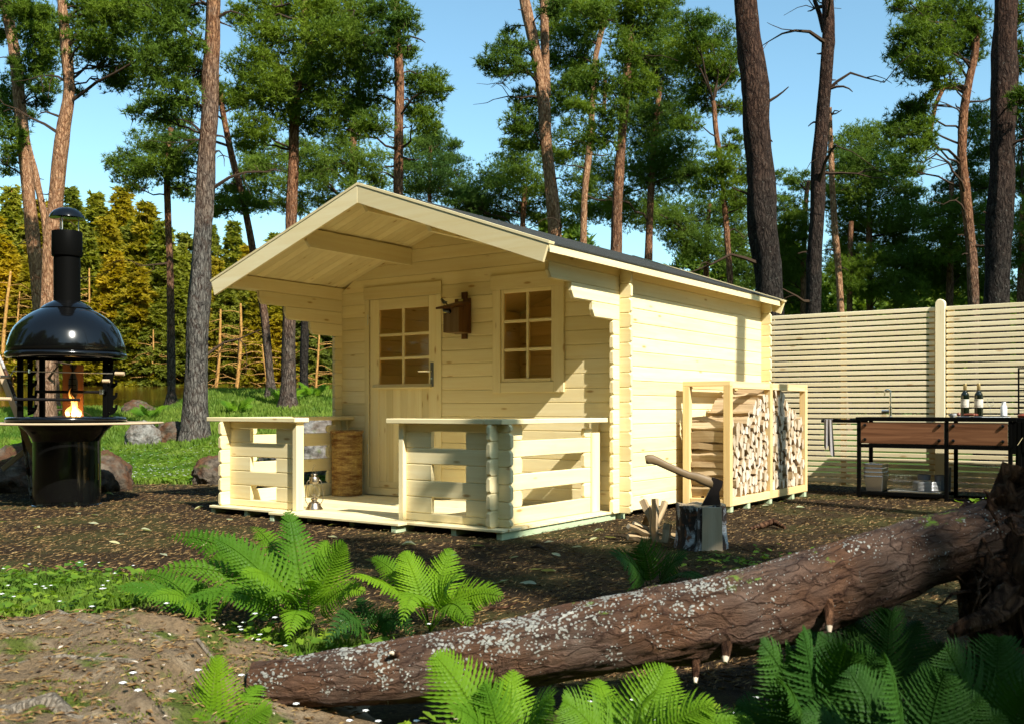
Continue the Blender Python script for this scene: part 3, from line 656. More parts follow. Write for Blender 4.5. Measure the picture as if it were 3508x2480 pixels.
for k in range(5):
    m=MB(); m.tube([(-.055,0,0),(-.05,0,.0),(-.02,.006,.002),(.02,.006,.002),(.05,0,0),(.055,0,0)],[.004,.011,.0135,.0135,.011,.004],10); o=m.build('sausage',m_meat,None)
    o.location=LW(2.035+(k%2)*.01,3.305+k*.028,ZT_+.0235); o.rotation_euler=(0,0,-TH+R(8*(k-2))); tagp(o,'browned sausage lying on the dark slate board','sausage','sausages on the slate board')
o=MB().lathe([(.0,-.019),(.014,-.014),(.020,0),(.015,.013),(.004,.018),(0,.018)],16).build('tomato',m_meat,None); o.location=LW(1.935,3.33,ZT_+.0285); tagp(o,'round reddish tomato at the left end of the sausage board','tomato')
o=MB().box((-.12,-.08,0),(.12,.08,.006),.002).build('white_tray',m_white,None); o.location=LW(2.25,3.44,ZT_); o.rotation_euler=(0,0,-TH); tagp(o,'flat white tray under a black board beside the mill','tray')
o=MB().box((-.112,-.075,0),(.112,.075,.0065),.002).build('black_board',m_blackmatte,None); o.location=LW(2.245,3.44,ZT_+.006); o.rotation_euler=(0,0,-TH); tagp(o,'black board lying on the white tray','board')
o=MB().tube([(0,0,0),(.006,0,.10),(.012,0,.125)],[.004,.003,.006],8).build('fork',m_chrome,None); o.location=LW(2.50,3.40,ZT_+.02); tagp(o,'polished fork stuck upright in meat at the grill screen','fork')
o=MB().lathe([(.0,-.02),(.05,-.018),(.06,0),(.045,.016),(0,.022)],16).build('steak',m_meat,None); o.location=LW(2.50,3.40,ZT_+.018); tagp(o,'browned piece of meat under the upright fork','meat')
# towel over the rail
def towel():
    nu,nz=22,14; V=[];F=[]
    for j in range(nz+1):
        for i in range(nu+1):
            q=i/nu; d=j/nz; u=.635+.085*q*(1+.35*d); v=KF+.044+.020*math.sin(q*15+.6)*(.25+d)*.9; z=.745-(.29+.07*(q>.42)+.03*math.sin(q*9))*d
            V.append((u,v-.012*d,z))
    for j in range(nz):
        for i in range(nu): a=j*(nu+1)+i; F.append((a,a+1,a+nu+2,a+nu+1))
    m=MB().add(V,F).box((.638,KF+.046,.7425),(.718,KF+.083,.7465),.002); o=m.build('towel',m_cloth,None,org=(.67,KF+.05,.7)); o.location=LW(.67,KF+.05,.7); o.rotation_euler=(0,0,-TH); tagp(o,'grey striped dish towel hanging from the rail at the kitchen end','towel')
towel()
# steel containers, glasses, plates on the shelf
ZS=.0148
def tub(k):
    t=lthing('steel_container',['stacked steel container, lowest of the pile on the kitchen shelf','stacked steel container, second from the shelf','stacked steel container, third from the shelf','stacked steel container, topmost and open'][k],'container',1.125,3.42,'steel containers on the shelf',ZS+k*.042)
    z=ZS+k*.042; m=MB(); a,b=.072,.092; H=.150
    c=(1.125,3.42)
    ro=[(-a,-.10),(a,-.10),(a,.10),(-a,.10)]; rt=[(-b,-.125),(b,-.125),(b,.125),(-b,.125)]
    V=[(c[0]+x,c[1]+y,z) for x,y in ro]+[(c[0]+x,c[1]+y,z+H) for x,y in rt]+[(c[0]+x*.965,c[1]+y*.965,z+H) for x,y in rt]+[(c[0]+x*.95,c[1]+y*.95,z+.004) for x,y in ro]
    F=[(3,2,1,0)]+[(i,(i+1)%4,4+(i+1)%4,4+i) for i in range(4)]+[(4+i,4+(i+1)%4,8+(i+1)%4,8+i) for i in range(4)]+[(8+i,8+(i+1)%4,12+(i+1)%4,12+i) for i in range(4)]+[(12,13,14,15)]
    m.add(V,F).build('tub',m_steel,t,smooth=0)
    rim=[(c[0]+x,c[1]+y,z+H) for x,y in rt]; MB().tube(rim+[rim[0]],.0035,6).build('rim',m_chrome,t)
for k in range(4): tub(k)
t=lthing('shelf_tray','low pale tray carrying glasses and plates on the kitchen shelf','tray',1.51,3.42,None,ZS)
MB().box((1.275,KF+.06,ZS),(1.765,KB-.06,ZS+.018),.003).build('tray',m_steel,t)
ZS2=ZS+.0185
for i in range(4):
    for j in range(2): wineglass(1.312+i*.045,3.36+j*.07,ZS2,'clear stemmed glass among the others on the shelf tray','stemmed glasses on the shelf tray',s=.95)
for k in range(7):
    o=MB().lathe([(.085,0),(.095,.004),(.135,.011),(.134,.013),(.09,.006),(0,.006)],32).build('plate',m_white,None); o.location=LW(1.617,3.42,ZS2+k*.0135)
    tagp(o,'white plate in the stack on the shelf tray','plate','white plates stacked on the shelf')
for u,v,z,lb in ((1.583,3.46,ZS2+.103,'dark grey cup standing on top of the plate stack'),(1.735,3.52,ZS2+.0,'dark grey tall cup beside the plate stack')):
    o=MB().lathe([(.052,0),(.060,.004),(.064,.055 if z>.1 else .155),(.060,.055 if z>.1 else .155),(.056,.006),(0,.006)],24).build('cup',m_grey,None); o.location=LW(u,v,z); tagp(o,lb,'cup')
o=MB().box((-.028,-.006,0),(.028,.006,.25),.005).build('grey_board',m_grey,None); o.location=LW(1.780,3.60,ZS+.002); o.rotation_euler=(R(-6),0,-TH); tagp(o,'narrow grey board leaning upright behind the cups','board')
# ---------------------------------------------------------------- birdhouse and birds
bh=lthing('birdhouse','brown wooden birdhouse with sloping roof on the cabin wall between door and window','birdhouse',-1.6,-.1,None,1.5)
MB().box((-1.626,-.022,1.486),(-1.566,-.0015,1.912),.002).build('back_pole',m_brown,bh,2)
MB().box((-1.692,-.0365,1.532),(-1.510,-.0225,1.852),.002).build('back_board',m_brown,bh,2)
MB().prism([(-.205,1.537),(-.190,1.537),(-.190,1.757),(-.205,1.754)],0,-1.688,-1.519,.001).build('front_board',m_brownpale,bh,2)
for u in (-1.534,-1.688): MB().prism([(-.1895,1.537),(-.037,1.537),(-.037,1.800),(-.1895,1.757)],0,u,u+.015,.001).build('side_board',m_brown,bh,2)
MB().box((-1.672,-.1885,1.534),(-1.535,-.038,1.546)).build('floor_board',m_brownpale,bh,1)
for k in range(3): MB().prism([(-.305,1.738+k*.006),(-.038,1.803+k*.006),(-.038,1.8085+k*.006),(-.305,1.7435+k*.006)],0,-1.694,-1.505+.0,.0006).build('roof_layer',m_brown,bh,0)
MB().lathe([(.0,0),(.017,.0002),(.019,.0006)],18).build('entrance_hole',m_blackmatte,bh,org=(0,0,0)).matrix_local=Matrix.Translation((-1.612+1.6,-.2052+.1,1.722-1.5))@Matrix.Rotation(R(90),4,'X')
MB().box((-1.645,-.0395,1.828),(-1.596,-.037,1.846)).build('brass_plate',m_brass,bh)
m_bblack=M_plain('black feathers',(.012,.012,.014),.6); m_bwhite=M_plain('white feathers',(.6,.6,.56),.7); m_bbrown=M_plain('grey brown feathers',(.10,.085,.06),.7); m_byellow=M_plain('yellow feathers',(.55,.48,.10),.7); m_bgrey=M_plain('blue grey feathers',(.10,.12,.13),.7)
def bird(name,label,loc,rot,s,mb,mbelly,pitch):
    t=thing(name,label,'bird',loc,rot)
    def el(c,r,nm,mat,n=12,par=t,tilt=0):
        p=[(math.sin(math.pi*k/8),-math.cos(math.pi*k/8)) for k in range(9)]; m=MB().lathe(p,n); o=m.build(nm,mat,par,smooth=80,org=(0,0,0)); o.matrix_local=Matrix.Translation([x*s for x in c])@Matrix.Rotation(tilt,4,'Y')@Matrix.Diagonal([x*s for x in r]+[1]); return o
    # body: one swept surface from tail to beak (+x is forward)
    ax=[(-.62,0,.40-.55*pitch),(-.40,0,.44-.28*pitch),(-.2,0,.46-.08*pitch),(.05,0,.48),(.25,0,.56+.1*pitch),(.36,0,.72+.1*pitch),(.47,0,.74+.1*pitch),(.60,0,.72+.1*pitch)]
    rd=[.035,.075,.17,.225,.20,.145,.115,.012]
    MB().tube([[x*s for x in p] for p in ax],[x*s for x in rd],12).build('body',mb,t,smooth=80,org=(0,0,0))
    el((.08,0,.38),(.26,.17,.15),'belly',mbelly); el((.39,0,.80+.1*pitch),(.135,.12,.085),'head_cap',m_bblack); el((.43,.085,.70+.1*pitch),(.085,.05,.05),'cheek',m_bwhite); el((.43,-.085,.70+.1*pitch),(.085,.05,.05),'cheek',m_bwhite)
    el((-.10,.175,.50-.05*pitch),(.30,.045,.10),'wing',m_bgrey,tilt=.35*pitch); el((-.10,-.175,.50-.05*pitch),(.30,.045,.10),'wing',m_bgrey,tilt=.35*pitch)
    for y in (.07,-.07): MB().tube([(.05*s,y*s,.30*s),(.03*s,y*s,.12*s),(.08*s,y*s,.0),(.15*s,y*s,.0)],.014*s,6).build('leg',m_bblack,t,org=(0,0,0))
    el((.50,.06,.765+.1*pitch),(.02,.02,.02),'eye',m_black,8); el((.50,-.06,.765+.1*pitch),(.02,.02,.02),'eye',m_black,8)
    return t
bird('songbird','small dark capped bird perched upright on the birdhouse roof',LW(-1.628,-.262,1.7705),-TH+R(195),.066,m_bbrown,m_bbrown,1.)
b=bird('songbird','yellow breasted bird clinging below the hole of the birdhouse',LW(-1.640,-.228,1.690),-TH+R(182),.074,m_bgrey,m_byellow,.25)
# ---------------------------------------------------------------- lantern and basket on the terrace
q=LW(-2.0,-1.3,.02); q=Vector(((1076.5-CX)/F_PX*8.28,8.28,.0700))
ln=thing('hurricane_lantern','aged tin hurricane lantern on the terrace boards at the opening','lantern',q,R(20))
def pl(prof,nm,mat,par=ln,n=28,cap=True): return MB().lathe(prof,n,cap=cap).build(nm,mat,par,org=(0,0,0))
pl([(.072,0),(.073,.004),(.068,.010),(.054,.032),(.050,.050),(.040,.060),(.024,.066),(.022,.078),(.030,.082),(.031,.090),(.02,.094)],'fuel_base',m_tin)
pl([(.028,.0945),(.046,.120),(.052,.148),(.046,.180),(.034,.205),(.030,.214)],'glass_globe',m_clear,cap=False)
pl([(.012,.094),(.012,.118),(.006,.125)],'burner',m_tin)
pl([(.034,.2145),(.036,.222),(.040,.228),(.039,.262),(.034,.270),(.020,.274),(.018,.284),(.028,.287),(.026,.294),(.010,.300)],'chimney',m_tin)
for sgn in (1,-1):
    MB().tube([(sgn*.050,0,.040),(sgn*.072,0,.075),(sgn*.074,0,.15),(sgn*.058,0,.225),(sgn*.050,0,.240),(sgn*.040,0,.243)],.0035,8).build('side_tube',m_tin,ln,org=(0,0,0))
MB().tube([(0,.034,.09),(0,.055,.15),(0,.034,.215)],.0014,6).build('guard_wire',m_tin,ln,org=(0,0,0)); MB().tube([(0,-.034,.09),(0,-.055,.15),(0,-.034,.215)],.0014,6).build('guard_wire',m_tin,ln,org=(0,0,0))
MB().tube([(-.012,0,.295),(-.014,0,.33),(-.006,0,.352),(0,0,.356),(.006,0,.360),(.007,0,.370),(0,0,.377),(-.006,0,.370),(-.004,0,.362)],.0018,6).build('bail',m_tin,ln,org=(0,0,0))
MB().tube([(.012,0,.295),(.014,0,.33)],.0018,6).build('bail',m_tin,ln,org=(0,0,0))
q=Vector(((1188.5-CX)/F_PX*9.62,9.62,.0700))
bk=thing('wicker_basket','tall round wicker basket in the terrace corner by the door','basket',q)
V=[];F=[];NS=80;rows=78
for k in range(rows):
    z=.008+k*.0077; rr_=.139+.006*math.sin(k*.11)*0+.004*(k/rows); b0=len(V)
    for a in range(NS):
        w=2*math.pi*a/NS; wav=.0035*math.sin(a*math.pi*20/NS*2+ (k%2)*math.pi)+random.uniform(-.0008,.0008); q_=rr_+wav
        for dr,dz in ((.0,-.0036),(.0038,0),(0,.0036)): V.append(((q_+dr)*math.cos(w),(q_+dr)*math.sin(w),z+dz+random.uniform(-.0008,.0008)))
    for a in range(NS):
        c=(a+1)%NS
        for e in (0,1): F.append((b0+a*3+e,b0+c*3+e,b0+c*3+e+1,b0+a*3+e+1))
wv=npmesh('woven_side',np.array(V),np.array(F),m_wicker,bk,None,True); wv['kind']='stuff'
for a in range(20):
    w=2*math.pi*(a+.5)/20; MB().tube([(.1405*math.cos(w),.1405*math.sin(w),.003),(.143*math.cos(w),.143*math.sin(w),.606)],.0045,6).build('stake',m_wicker,bk,org=(0,0,0))
pl([(.137,.004),(.137,.60)],'lining',m_wicker,bk,32)
for ph in (0,1,2):
    path=[]
    for a in range(121): w=2*math.pi*a/120; x=a/120*2*math.pi*16+ph*2.1; path.append(((.146+.009*math.cos(x))*math.cos(w),(.146+.009*math.cos(x))*math.sin(w),.614+.010*math.sin(x)))
    MB().tube(path,.0062,6).build('rim_braid',m_wicker,bk,org=(0,0,0))
# ---------------------------------------------------------------- barbecue fireplace
GY=9.45; gx=(229.5-CX)/F_PX*GY
gr=thing('barbecue_fireplace','glossy black round barbecue fireplace with domed hood and chimney','fireplace',(gx,GY,0))
def gl(prof,nm,mat=m_black,n=56,cap=True,par=gr,smooth=50): return MB().lathe(prof,n,cap=cap).build(nm,mat,par,org=(0,0,0),smooth=smooth)
gl([(.312,-.01),(.312,.004),(.300,.010),(.298,.03),(.298,.60)],'drum')
gl([(.2985,.60),(.305,.625),(.350,.690),(.415,.752),(.415,.760)],'bowl')
gl([(.28,.775),(.50,.775),(.525,.782),(.536,.800),(.529,.822),(.51,.830),(.46,.832),(.44,.80),(.30,.790),(.0,.785)],'fire_ring',cap=False)
gl([(.55,.7605),(.862,.7605),(.868,.766),(.868,.772),(.862,.777),(.55,.777)],'table_ring',m_table,72,False).data
hood=gl([(.49,1.372),(.523,1.380),(.538,1.400),(.532,1.424),(.514,1.436),(.524,1.447),(.516,1.50),(.503,1.548),(.484,1.605),(.461,1.655),(.422,1.705),(.372,1.753),(.300,1.805),(.243,1.835),(.222,1.846)],'hood',cap=False,smooth=80)
gl([(.224,1.845),(.228,1.850),(.200,1.876),(.150,1.905),(.125,1.918)],'hood_collar',cap=False,smooth=60); gl([(.118,1.905),(.118,2.36)],'chimney',m_blackmatte); gl([(.134,2.345),(.136,2.35),(.136,2.575),(.134,2.58),(.118,2.58)],'chimney_sleeve',m_blackmatte)
for a in range(3): w=R(30+120*a); MB().tube([(.10*math.cos(w),.10*math.sin(w),2.55),(.10*math.cos(w),.10*math.sin(w),2.74)],.006,8).build('cap_rod',m_steel,gr,org=(0,0,0))
gl([(.150,2.705),(.158,2.709),(.150,2.735),(.120,2.772),(.075,2.798),(.03,2.81),(0,2.812)],'rain_cap',smooth=80)
for sg,a in ((-1,-.36),(-1,-.30),(1,.36)):
    pass
for x,y in ((-.395,-.10),(-.34,.22),(.375,-.02)):
    MB().box((x-.022,y-.022,.81),(x+.022,y+.022,1.40),.003).build('hood_post',m_blackmatte,gr,org=(0,0,0))
# notched hanger plates
def hanger(x0,sgn,y):
    pts=[(x0,.84)]+[(x0+sgn*.055,.86)]
    for k in range(4):
        z=.90+k*.115; pts+=[(x0+sgn*.085,z),(x0+sgn*.09,z+.045),(x0+sgn*.068,z+.045),(x0+sgn*.066,z+.018),(x0+sgn*.045,z+.02),(x0+sgn*.05,z+.085)]
    pts+=[(x0+sgn*.045,1.365),(x0,1.37)]
    if sgn<0: pts=pts[::-1]
    n=len(pts); V=[(p[0],y-.004,p[1]) for p in pts]+[(p[0],y+.004,p[1]) for p in pts]; F=[tuple(range(n)),tuple(range(2*n-1,n-1,-1))]+[(i,n+i,n+(i+1)%n,(i+1)%n) for i in range(n)]
    hp=MB().add(V,F).build('hanger_plate',m_blackmatte,gr,org=(0,0,0),smooth=0)
    for z in (.87,1.33): MB().lathe([(.008,0),(.007,.005),(0,.007)],10).build('bolt',m_chrome,hp,org=(0,0,0)).matrix_local=Matrix.Translation((x0+sgn*.012,y-.0045,z))@Matrix.Rotation(R(90),4,'X')
hanger(.398,1,-.02); hanger(-.335,1,-.08)
def rod(p,r,mat,nm): return MB().tube(p,r,10).build(nm,mat,gr,org=(0,0,0))
sp=rod([(-.46,-.12,1.258),(-.30,-.12,1.255),(.48,-.12,1.235)],.0055,m_steel,'spit')
MB().tube([(.505,-.12,1.235),(.59,-.12,1.233)],.017,12).build('spit_handle',m_table,sp,org=(0,0,0)); MB().tube([(.40,-.15,1.165),(.463,-.15,1.165)],.016,12).build('spit_handle',m_table,sp,org=(0,0,0))
MB().tube([(-.40,-.12,1.307),(-.425,-.12,1.307),(-.475,-.12,1.21),(-.48,-.12,1.20)],.005,8).build('crank',m_chrome,sp,org=(0,0,0)); MB().tube([(-.60,-.12,1.203),(-.482,-.12,1.203)],.016,12).build('crank_handle',m_table,sp,org=(0,0,0))
MB().tube([(-.298,-.12,1.275),(-.298,-.12,1.24)],.010,8).build('thumbscrew',m_chrome,sp,org=(0,0,0))
a=rod([(-.285,-.03,1.068),(.36,-.05,1.062)],.0145,m_cast,'grill_arm'); MB().box((.335,-.075,1.04),(.372,-.02,1.088),.003).build('clamp',m_steel,a,org=(0,0,0))
a=rod([(-.40,-.20,.995),(.205,-.20,.988)],.0145,m_cast,'grill_arm'); MB().tube([(-.565,-.20,.9995),(-.43,-.20,.9965)],.0165,12).build('arm_handle',m_table,a,org=(0,0,0))
gl([(.0,.787),(.2,.80),(.28,.812),(.20,.83),(.0,.845)],'ash_bed',m_cast,24)
MB().box((-.05,-.303,.10),(.25,-.298,.58)).build('drum_door',m_black,gr,org=(0,0,0)) if False else None
dr=MB(); n=16
V=[];F=[]
for k in range(n+1):
    w=R(-120+k*80/n)
    for z in (.045,.575): V.append((.3005*math.cos(w),.3005*math.sin(w),z))
    for z in (.045,.575): V.append((.3035*math.cos(w),.3035*math.sin(w),z))
    if k: b=4*k; F+=[(b-2,b+2,b+3,b-1),(b-3,b-1,b+3,b+1),(b-4,b,b+2,b-2)]
F+=[(0,2,3,1),(4*n,4*n+1,4*n+3,4*n+2)]
dd=dr.add(V,F).build('drum_door',m_black,gr,org=(0,0,0)); w=R(-8); MB().tube([(.318*math.cos(w),.318*math.sin(w),.24),(.318*math.cos(w),.318*math.sin(w),.39)],.006,8).build('door_handle',m_brass,dd,org=(0,0,0))
# flames, fish plank
for k,(dx,dy,hh,r) in enumerate(((.075,-.05,.27,.020),(.112,-.02,.19,.017),(.03,-.04,.13,.018),(.055,.03,.22,.017),(.138,-.05,.11,.014),(.095,-.06,.14,.016),(.015,.0,.09,.014))):
    path=[];rad=[]
    for j in range(11): q=j/10; path.append((dx+.034*math.sin(q*6+k*1.7)*q,dy+.012*math.cos(q*4+k),.835+hh*q)); rad.append(r*math.sin(math.pi*min(1,(q*.72+.22)))**.9*(1-q)**.55+.001)
    o=MB().tube(path,rad,10).build('flame',m_flame,None,smooth=80,org=(0,0,0)); o.location=(gx,GY,0); tagp(o,'yellow flame tongue licking up inside the fireplace','flame','flames in the fireplace')
fp=thing('fish_plank','orange brown plank with a fish pinned upright beside the flames','plank',(gx+.005,GY+.13,.83))
MB().box((-.105,-.008,0),(.095,.008,.497),.003).build('plank',m_plank,fp,2,org=(0,0,0))
V=[];F=[];prof=[(0,.012,.004),(.06,.02,.008),(.16,.045,.016),(.27,.045,.017),(.34,.022,.01),(.37,.010,.006),(.41,.036,.004),(.425,.03,.003)]
for z,a,b in prof: V+=[(-a,-.010,z+.07),(0,-.010-b,z+.07),(a,-.010,z+.07)]
for i in range(len(prof)-1): b=i*3; F+=[(b,b+1,b+4,b+3),(b+1,b+2,b+5,b+4)]
fs=MB().add(V,F).build('fish',m_fish,fp,smooth=60,org=(0,0,0))
m=MB(); m.box((-.003,-.036,.06),(.003,-.030,.50))
for z in (.13,.17,.20,.23,.26,.30,.36): m.box((-.04*(1-abs(z-.25)*1.5),-.0345,z-.003),(.04*(1-abs(z-.25)*1.5),-.0315,z+.003))
m.build('fish_clamp',m_blackmatte,fp,smooth=0,org=(0,0,0))
# folding wooden rack and birch stick left of the fireplace
rk=thing('wooden_trestle','pale wooden trestle leg leaning behind the fireplace at the left edge','trestle',(WP(40,1420,9.75).x,9.75,.0))
a=WP(-18,1228,9.75); b=WP(62,1412,9.75); c=WP(20,1640,9.75)
def bar(p,q,wd,th,nm,mat,par):
    d=(q-p); L=d.length; o=MB().box((0,-th/2,-wd/2),(L,th/2,wd/2),.003).build(nm,mat,None,0,org=(0,0,0)); x=d.normalized(); y=Vector((0,1,0)); z=x.cross(y).normalized(); y=z.cross(x)
    mw=Matrix((x,y,z)).transposed().to_4x4(); mw.translation=p; o.parent=par; o.matrix_local=par.matrix_basis.inverted()@mw; return o
rk.matrix_basis=Matrix.Translation(rk.location)
bar(a,b+(b-a)*.95+Vector((0,0,-.1)),.052,.022,'leg',m_table,rk); bar(b+(b-a)*.6,a+Vector((-.1,.35,-1.1)),.05,.022,'leg',m_table,rk)
st=MB().tube([a+Vector((0,.05,.06)),WP(22,1278,9.8),WP(45,1345,9.8),WP(68,1415,9.8),Vector((WP(110,1640,9.8).x,9.8,.02))],[.013,.017,.018,.019,.02],10).build('birch_stick',m_birch,None,org=(0,0,0)); tagp(st,'birch stick leaning beside the pale trestle leg','stick')
# ---------------------------------------------------------------- chopping block, axe, split wood
cb=thing('chopping_block','birch chopping block with a split pale face and axe stuck in it','chopping block',(1.225,6.47,0))
V=[];F=[];n=40;rs=(0,.03,.10,.18,.25,.282)
for j,z in enumerate(rs):
    for k in range(n):
        w=2*math.pi*k/n; q=.152+.010*math.sin(3*w+1)+.008*math.sin(7*w+z*9)+.006*random.uniform(-1,1)+(.018*(1-z/.1) if z<.1 else 0)
        x,y=q*math.cos(w),q*math.sin(w)
        if R(-108)<(w if w<math.pi else w-2*math.pi)<R(-22): y=max(y,-.118+.02*x) if True else y
        V.append((x,y,z+(.007*math.sin(5*w)+.004*random.uniform(-1,1) if j==len(rs)-1 else 0)-.012*(z==0)))
for j in range(len(rs)-1):
    for k in range(n): F.append((j*n+k,j*n+(k+1)%n,(j+1)*n+(k+1)%n,(j+1)*n+k))
MB().add(V,F).build('bark',m_birch,cb,smooth=40,org=(0,0,0))
top=[V[(len(rs)-1)*n+k] for k in range(n)]; tv=[(0,0,.280)]+[(p[0]*.55,p[1]*.55,.281+random.uniform(-.003,.003)) for p in top]+[(p[0]*.992,p[1]*.992,p[2]+.0015) for p in top]
MB().add(tv,[(0,1+k,1+(k+1)%n) for k in range(n)]+[(1+k,1+n+k,1+n+(k+1)%n,1+(k+1)%n) for k in range(n)]).build('cut_top',m_split,cb,1,smooth=40,org=(0,0,0))
MB().prism([(-.016,-.004),(.118,-.004),(.112,.278),(-.012,.278)],1,-.1265,-.117,.002).build('split_face',m_splitend,cb,2,smooth=0,org=(0,0,0))
AY=6.43
def st_(x,y): return WP(2100+x/3.864,1500+y/3.864,AY)
ax=thing('axe','felling axe with a curved brown handle and dark head stuck in the block','axe',st_(1290,880))
ax['org']=tuple(st_(1290,880))
hp=[(1330,610,52),(1250,570,60),(1170,540,58),(1100,510,50),(1000,490,40),(900,450,38),(800,405,39),(700,360,40),(600,310,44),(520,280,52),(465,280,54),(432,285,44)]
m=MB(); m.tube([st_(x,y) for x,y,r in hp],[.0045+r/3.864*AY/F_PX for x,y,r in hp],12)
vv=np.array(m.v); vv[:,1]=AY+(vv[:,1]-AY)*.55; m.v=[tuple(p) for p in vv]; m.build('handle',m_handle,ax,0,smooth=80)
hd=[(1310,520),(1345,520),(1400,545),(1450,565),(1437,640),(1405,700),(1405,760),(1420,840),(1425,912),(1330,925),(1225,922),(1168,893),(1195,840),(1240,760),(1285,665),(1315,640),(1325,580)]
n=len(hd); V=[];F=[]
c=st_(1360,650)
for s_ in (-1,1):
    for x,y in hd:
        p=st_(x,y); k=max(0,min(1,(900-y)/330)); V.append((p.x,AY+s_*(.003+.017*k),p.z))
F=[tuple(range(n-1,-1,-1)),tuple(range(n,2*n))]+[(i,(i+1)%n,n+(i+1)%n,n+i) for i in range(n)]
MB().add(V,F).build('head',m_axe,ax,smooth=30)
def split(a,b,w,t_,Y0,Y1,k):
    p=WP(2100+a[0]/3.864,1500+a[1]/3.864,Y0); q=WP(2100+b[0]/3.864,1500+b[1]/3.864,Y1)
    for r in (p,q): r.z=max(r.z,.018)
    o=link('firewood',WM[k%len(WM)]); d=q-p; x=d.normalized(); y=Vector((0,1,0)); y=(y-x*y.dot(x)).normalized(); z=x.cross(y)
    o.matrix_basis=Matrix.Translation((p+q)/2)@Matrix((x,y,z)).transposed().to_4x4()@Matrix.Diagonal((d.length,t_,w,1)); return o
SPL=[((395,820),(570,1200),.058,.05,6.85,6.75,'split billet leaning to the left at the back of the loose pile'),((560,800),(575,1385),.046,.06,6.68,6.64,'tallest split billet standing upright in the loose pile'),((515,900),(500,1385),.034,.05,6.78,6.70,'narrow split billet standing just left of the tallest one'),
 ((690,850),(540,1180),.05,.05,6.92,6.80,'split billet leaning to the right behind the upright ones'),((500,960),(390,1180),.05,.05,6.80,6.95,'dark split billet crossing low behind the pile'),((205,1165),(480,1275),.036,.05,6.62,6.7,'pale split billet sloping down towards the upright ones'),
 ((270,1125),(500,1215),.03,.045,6.75,6.78,'bark edged split billet lying above the sloping pale one'),((195,1300),(520,1330),.05,.06,6.66,6.70,'thick split billet lying flat under the pile, its end to the left'),((730,1135),(690,1385),.062,.06,6.62,6.60,'short wide wedge of split wood standing nearest the block'),
 ((600,1260),(850,1350),.018,.04,6.64,6.60,'thin pale sliver of split wood pointing at the block'),((640,1290),(835,1290),.035,.05,6.85,6.85,'split billet lying flat between the pile and the block')]
for k,(a,b,w,t_,y0,y1,lb) in enumerate(SPL): tagp(split(a,b,w,t_,y0,y1,k*3+1),lb,'firewood','split firewood beside the chopping block')
# ---------------------------------------------------------------- pines
def unit(a): return a/np.maximum(np.linalg.norm(a,axis=-1,keepdims=True),1e-9)
def needles(C,D,s,k,wd=.11,spread=.62):
    n=len(C); d=unit(D[:,None,:]*.55+rng.normal(0,spread,(n,k,3))); L=(s[:,None]*rng.uniform(.65,1.15,(n,k)))[...,None]
    w=unit(np.cross(d,rng.normal(0,1,(n,k,3))))*L*wd
    B=C[:,None,:]-d*L*.10; V=np.stack([B-w,B+w,B+d*L+w*.12],2).reshape(-1,3)
    return V,np.arange(len(V)).reshape(-1,3)
def blob(c,r,n,flat=.62):
    p=unit(rng.normal(0,1,(n,3)))*(rng.uniform(0.05,1,(n,1))**.42); p[:,2]=p[:,2]*flat+.12; return np.array(c)+p*np.array(r)
def limb(m,p0,p1,r0,r1,seg=5,wob=.12,n=6):
    p0=Vector(p0);p1=Vector(p1); L=(p1-p0).length; path=[];rad=[]
    o=Vector([random.gauss(0,1) for _ in range(3)])*L*wob*.5
    for k in range(seg+1):
        q=k/seg; path.append(p0.lerp(p1,q)+o*math.sin(q*math.pi)+Vector([random.gauss(0,1) for _ in range(3)])*L*.022*(0<k<seg)+Vector((0,0,1))*L*.10*math.sin(q*math.pi)); rad.append(r0+(r1-r0)*q)
    m.tube(path,rad,n); return path
